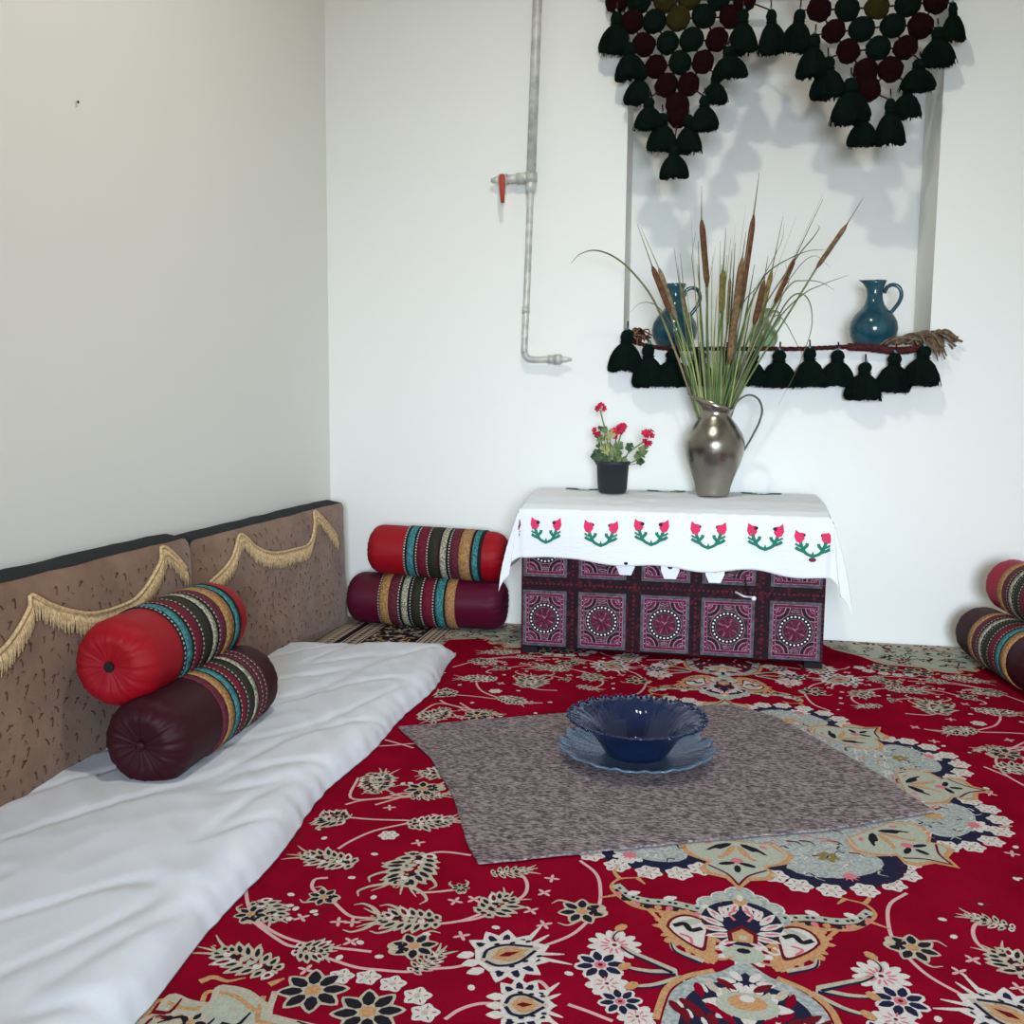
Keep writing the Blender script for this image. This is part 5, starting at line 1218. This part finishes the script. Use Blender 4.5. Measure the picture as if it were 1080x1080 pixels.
for q in range(40):
    x0 = 1.27 + rs.uniform(-.03, .03)
    s.tube([c__ - org for c__ in catmull([(x0, -.03, 1.155), (x0 + rs.uniform(-.02, .03), -.04, 1.195), (x0 + rs.uniform(.0, .05), -.045, 1.205 + rs.uniform(-.02, .01)), (x0 + .02 + rs.uniform(.0, .05), -.05, 1.17 + rs.uniform(-.02, .02))], 4)], .003, rs.choice(['rope_fray', 'rope_maroon', 'yarn_maroon']), 4)
s.build('frayed_end', ga)

# ---------------------------------------------------------------- gas pipe
P0 = Vector((.86, -.035, 1.80))
gp = empty('gas_pipe', P0, 'grey painted metal gas pipe running down the back wall with a red-handled valve', 'pipe')
R_ = lambda L: [Vector(p) - P0 for p in L]
s = MB(); a, b, c_, d_ = R_(D['PIPE'])
a = Vector((.905, -.035, H - .01)) - P0
s.tube([a, a.lerp(b, .5), b], .0185, 'pipe_paint', 16); s.build('upper_pipe', gp)
s = MB(); e = R_(D['PIPE2']); s.tube([b, b + Vector((-.003, 0, -.06))], [.020, .017], 'pipe_paint', 16); s.tube([b + Vector((0, 0, .018)), b + Vector((0, 0, -.018))], .025, 'pipe_paint', 16); s.ball(b, .026, 'pipe_paint', 3)
t0 = b; t1 = Vector(D['BR'][1]) - P0; t1.z = b.z - .006
s.tube([t0, t0.lerp(t1, .35)], .021, 'pipe_paint', 14); s.tube([t0.lerp(t1, .33), t0.lerp(t1, .65)], .0165, 'pipe_paint', 14)
s.build('tee_fitting', gp)
s = MB(); s.tube(catmull([b + Vector((0, 0, -.02)), c_, d_, d_ + Vector((.001, 0, -.02)), e[1] + Vector((.004, 0, 0)), e[2], e[3]], 8), .0130, 'pipe_paint', 14)
m2 = b.lerp(d_, .78); s.tube([m2 + Vector((0, 0, .012)), m2 - Vector((0, 0, .012))], .0155, 'pipe_paint', 14); s.build('lower_pipe', gp)
s = MB(); f_ = R_(D['PEND'])
s.tube([f_[0], f_[0].lerp(f_[1], .5)], .017, 'pipe_paint', 14); s.tube([f_[0].lerp(f_[1], .5), f_[1]], .020, 'pipe_paint', 6); s.tube([f_[1], f_[1] + Vector((.012, 0, 0)), f_[2] - Vector((.02, 0, 0)), f_[2]], [.014, .011, .009, .005], 'pipe_paint', 12); s.build('end_coupling', gp)
s = MB(); s.tube([t0.lerp(t1, .58), t0.lerp(t1, .8)], .021, 'pipe_paint', 8); s.tube([t0.lerp(t1, .8), t0.lerp(t1, .9), t1], [.016, .012, .007], 'pipe_paint', 12); vp = t0.lerp(t1, .68); s.tube([vp, vp + Vector((0, -.035, 0))], .009, 'pipe_paint', 10); v_ = s.build('valve', gp, recalc=True)
s = MB(); hb = vp + Vector((0, -.036, 0)); s.tube([hb + Vector((0, 0, .012)), hb, hb + Vector((.002, -.006, -.04)), hb + Vector((.004, -.004, -.098))], [.008, .012, .012, .007], 'valve_red', 10, flat=.5)
hd = s.build('handle', v_); hd['label'] = 'red lever handle'

# ---------------------------------------------------------------- glass plate and bowl
bx, by = 1.410, -1.462
pl_ = MB(); n = 96
pr = [(.001, .0), (.06, .0), (.085, .002), (.13, .010), (.17, .022), (.192, .030), (.197, .033), (.192, .036), (.17, .027), (.13, .0155), (.085, .0075), (.06, .006), (.001, .006)]
def pf(th, i, r, z):
    k = (r / .197) ** 6; return (r * (1 + .030 * k * cos(th * 18)) * cos(th), r * (1 + .030 * k * cos(th * 18)) * sin(th), z + .004 * k * cos(th * 18) + .002 * k * cos(36 * th))
pl_.lathe(pr, 'glass_grey_blue', 144, pf)
tag(pl_.build('glass_plate', loc=(bx, by, ZM + .0005), recalc=True), 'pressed blue-grey glass plate with scalloped rim under the bowl on the felt mat', 'plate')
bo = empty('glass_bowl', (bx, by, ZM + .0085), 'deep blue pressed glass bowl with beaded rim standing on the glass plate', 'bowl')
s = MB()
pr = [(.001, .0), (.070, .0), (.078, .003), (.088, .018), (.105, .045), (.125, .070), (.150, .086), (.166, .092), (.171, .095), (.166, .0985), (.148, .092), (.121, .076), (.100, .050), (.083, .024), (.070, .0075), (.001, .007)]
def bf(th, i, r, z):
    k = (r / .171) ** 8; w_ = abs(cos(th * 13))
    return (r * (1 + .035 * k * w_) * cos(th), r * (1 + .035 * k * w_) * sin(th), z + .0055 * k * (w_ - .5) + .0004 * sin(th * 48) * (r > .08) * (r < .15) )
s.lathe(pr, 'glass_blue', 192, bf); s.build('bowl_body', bo, recalc=True)
s = MB()
for k in range(26):
    for q in range(3):
        th = 2 * pi * (k + q / 3 + .17) / 26; r = .1715 + .004 * abs(cos(th * 13)); s.ball((r * cos(th), r * sin(th), .0965 + .004 * abs(cos(th * 13))), .0048, 'glass_blue', 1)
s.build('beaded_rim', bo)

# ---------------------------------------------------------------- small nail on left wall
s = MB(); s.tube([(0, 0, 0), (.007, 0, .001)], .0014, 'pipe_paint', 8); s.tube([(.006, 0, .001), (.0075, 0, .001)], .0036, 'chest_black', 10)
tag(s.build('nail', loc=(0, -1.631, 1.646)), 'small dark nail sticking out of the left wall', 'nail')
# ---------------------------------------------------------------- lights
def area(name, loc, rot, sx, sy, power, col):
    l = bpy.data.lights.new(name, 'AREA'); l.shape = 'RECTANGLE'; l.size = sx; l.size_y = sy; l.energy = power; l.color = col
    o = bpy.data.objects.new(name, l); COL.objects.link(o); o.location = loc; o.rotation_euler = rot; return o
wl_ = area('window_daylight', ((WX0 + WX1) / 2, YB - .04, (WZ0 + WZ1) / 2), (radians(90 - 12), 0, radians(5)), WX1 - WX0 - .1, WZ1 - WZ0 - .1, 45, (.74, .87, 1.0))
wl_.data.spread = radians(64)
cl = empty('ceiling_lamp', (1.30, -2.0, H), 'round white flush ceiling lamp above the rug', 'lamp')
s = MB(); s.lathe([(.02, 0), (.17, 0), (.175, -.012), (.165, -.02), (.15, -.012)], 'lamp_housing', 40); s.build('lamp_housing', cl, recalc=True)
l = bpy.data.lights.new('ceiling_lamp_light', 'AREA'); l.shape = 'DISK'; l.size = .15; l.energy = 33; l.color = (1., .95, .81)
o = bpy.data.objects.new('ceiling_lamp_light', l); COL.objects.link(o); o.location = (1.30, -2.0, H - .03)
wd = bpy.data.worlds.new('World'); SC.world = wd; wd.use_nodes = True
wd.node_tree.nodes['Background'].inputs[0].default_value = (.75, .85, 1, 1); wd.node_tree.nodes['Background'].inputs[1].default_value = .5

# ---------------------------------------------------------------- camera
cam = bpy.data.cameras.new('camera'); co = bpy.data.objects.new('camera', cam); COL.objects.link(co)
R = D['CAM']['R']; cam.sensor_width = 36; cam.sensor_fit = 'HORIZONTAL'; cam.lens = 36 * 1010 / 1080; cam.clip_start = .02
M = Matrix(((R[0][0], -R[0][1], -R[0][2], D['CAM']['loc'][0]), (R[1][0], -R[1][1], -R[1][2], D['CAM']['loc'][1]), (R[2][0], -R[2][1], -R[2][2], D['CAM']['loc'][2]), (0, 0, 0, 1)))
co.matrix_world = M; SC.camera = co
SC.view_settings.view_transform = 'Standard'; SC.view_settings.look = 'None'; SC.view_settings.gamma = 1; SC.view_settings.use_curve_mapping = False
SC.view_settings.exposure = 0.0
SC.cycles.use_denoising = True; SC.cycles.max_bounces = 10; SC.cycles.diffuse_bounces = 5; SC.cycles.transmission_bounces = 8
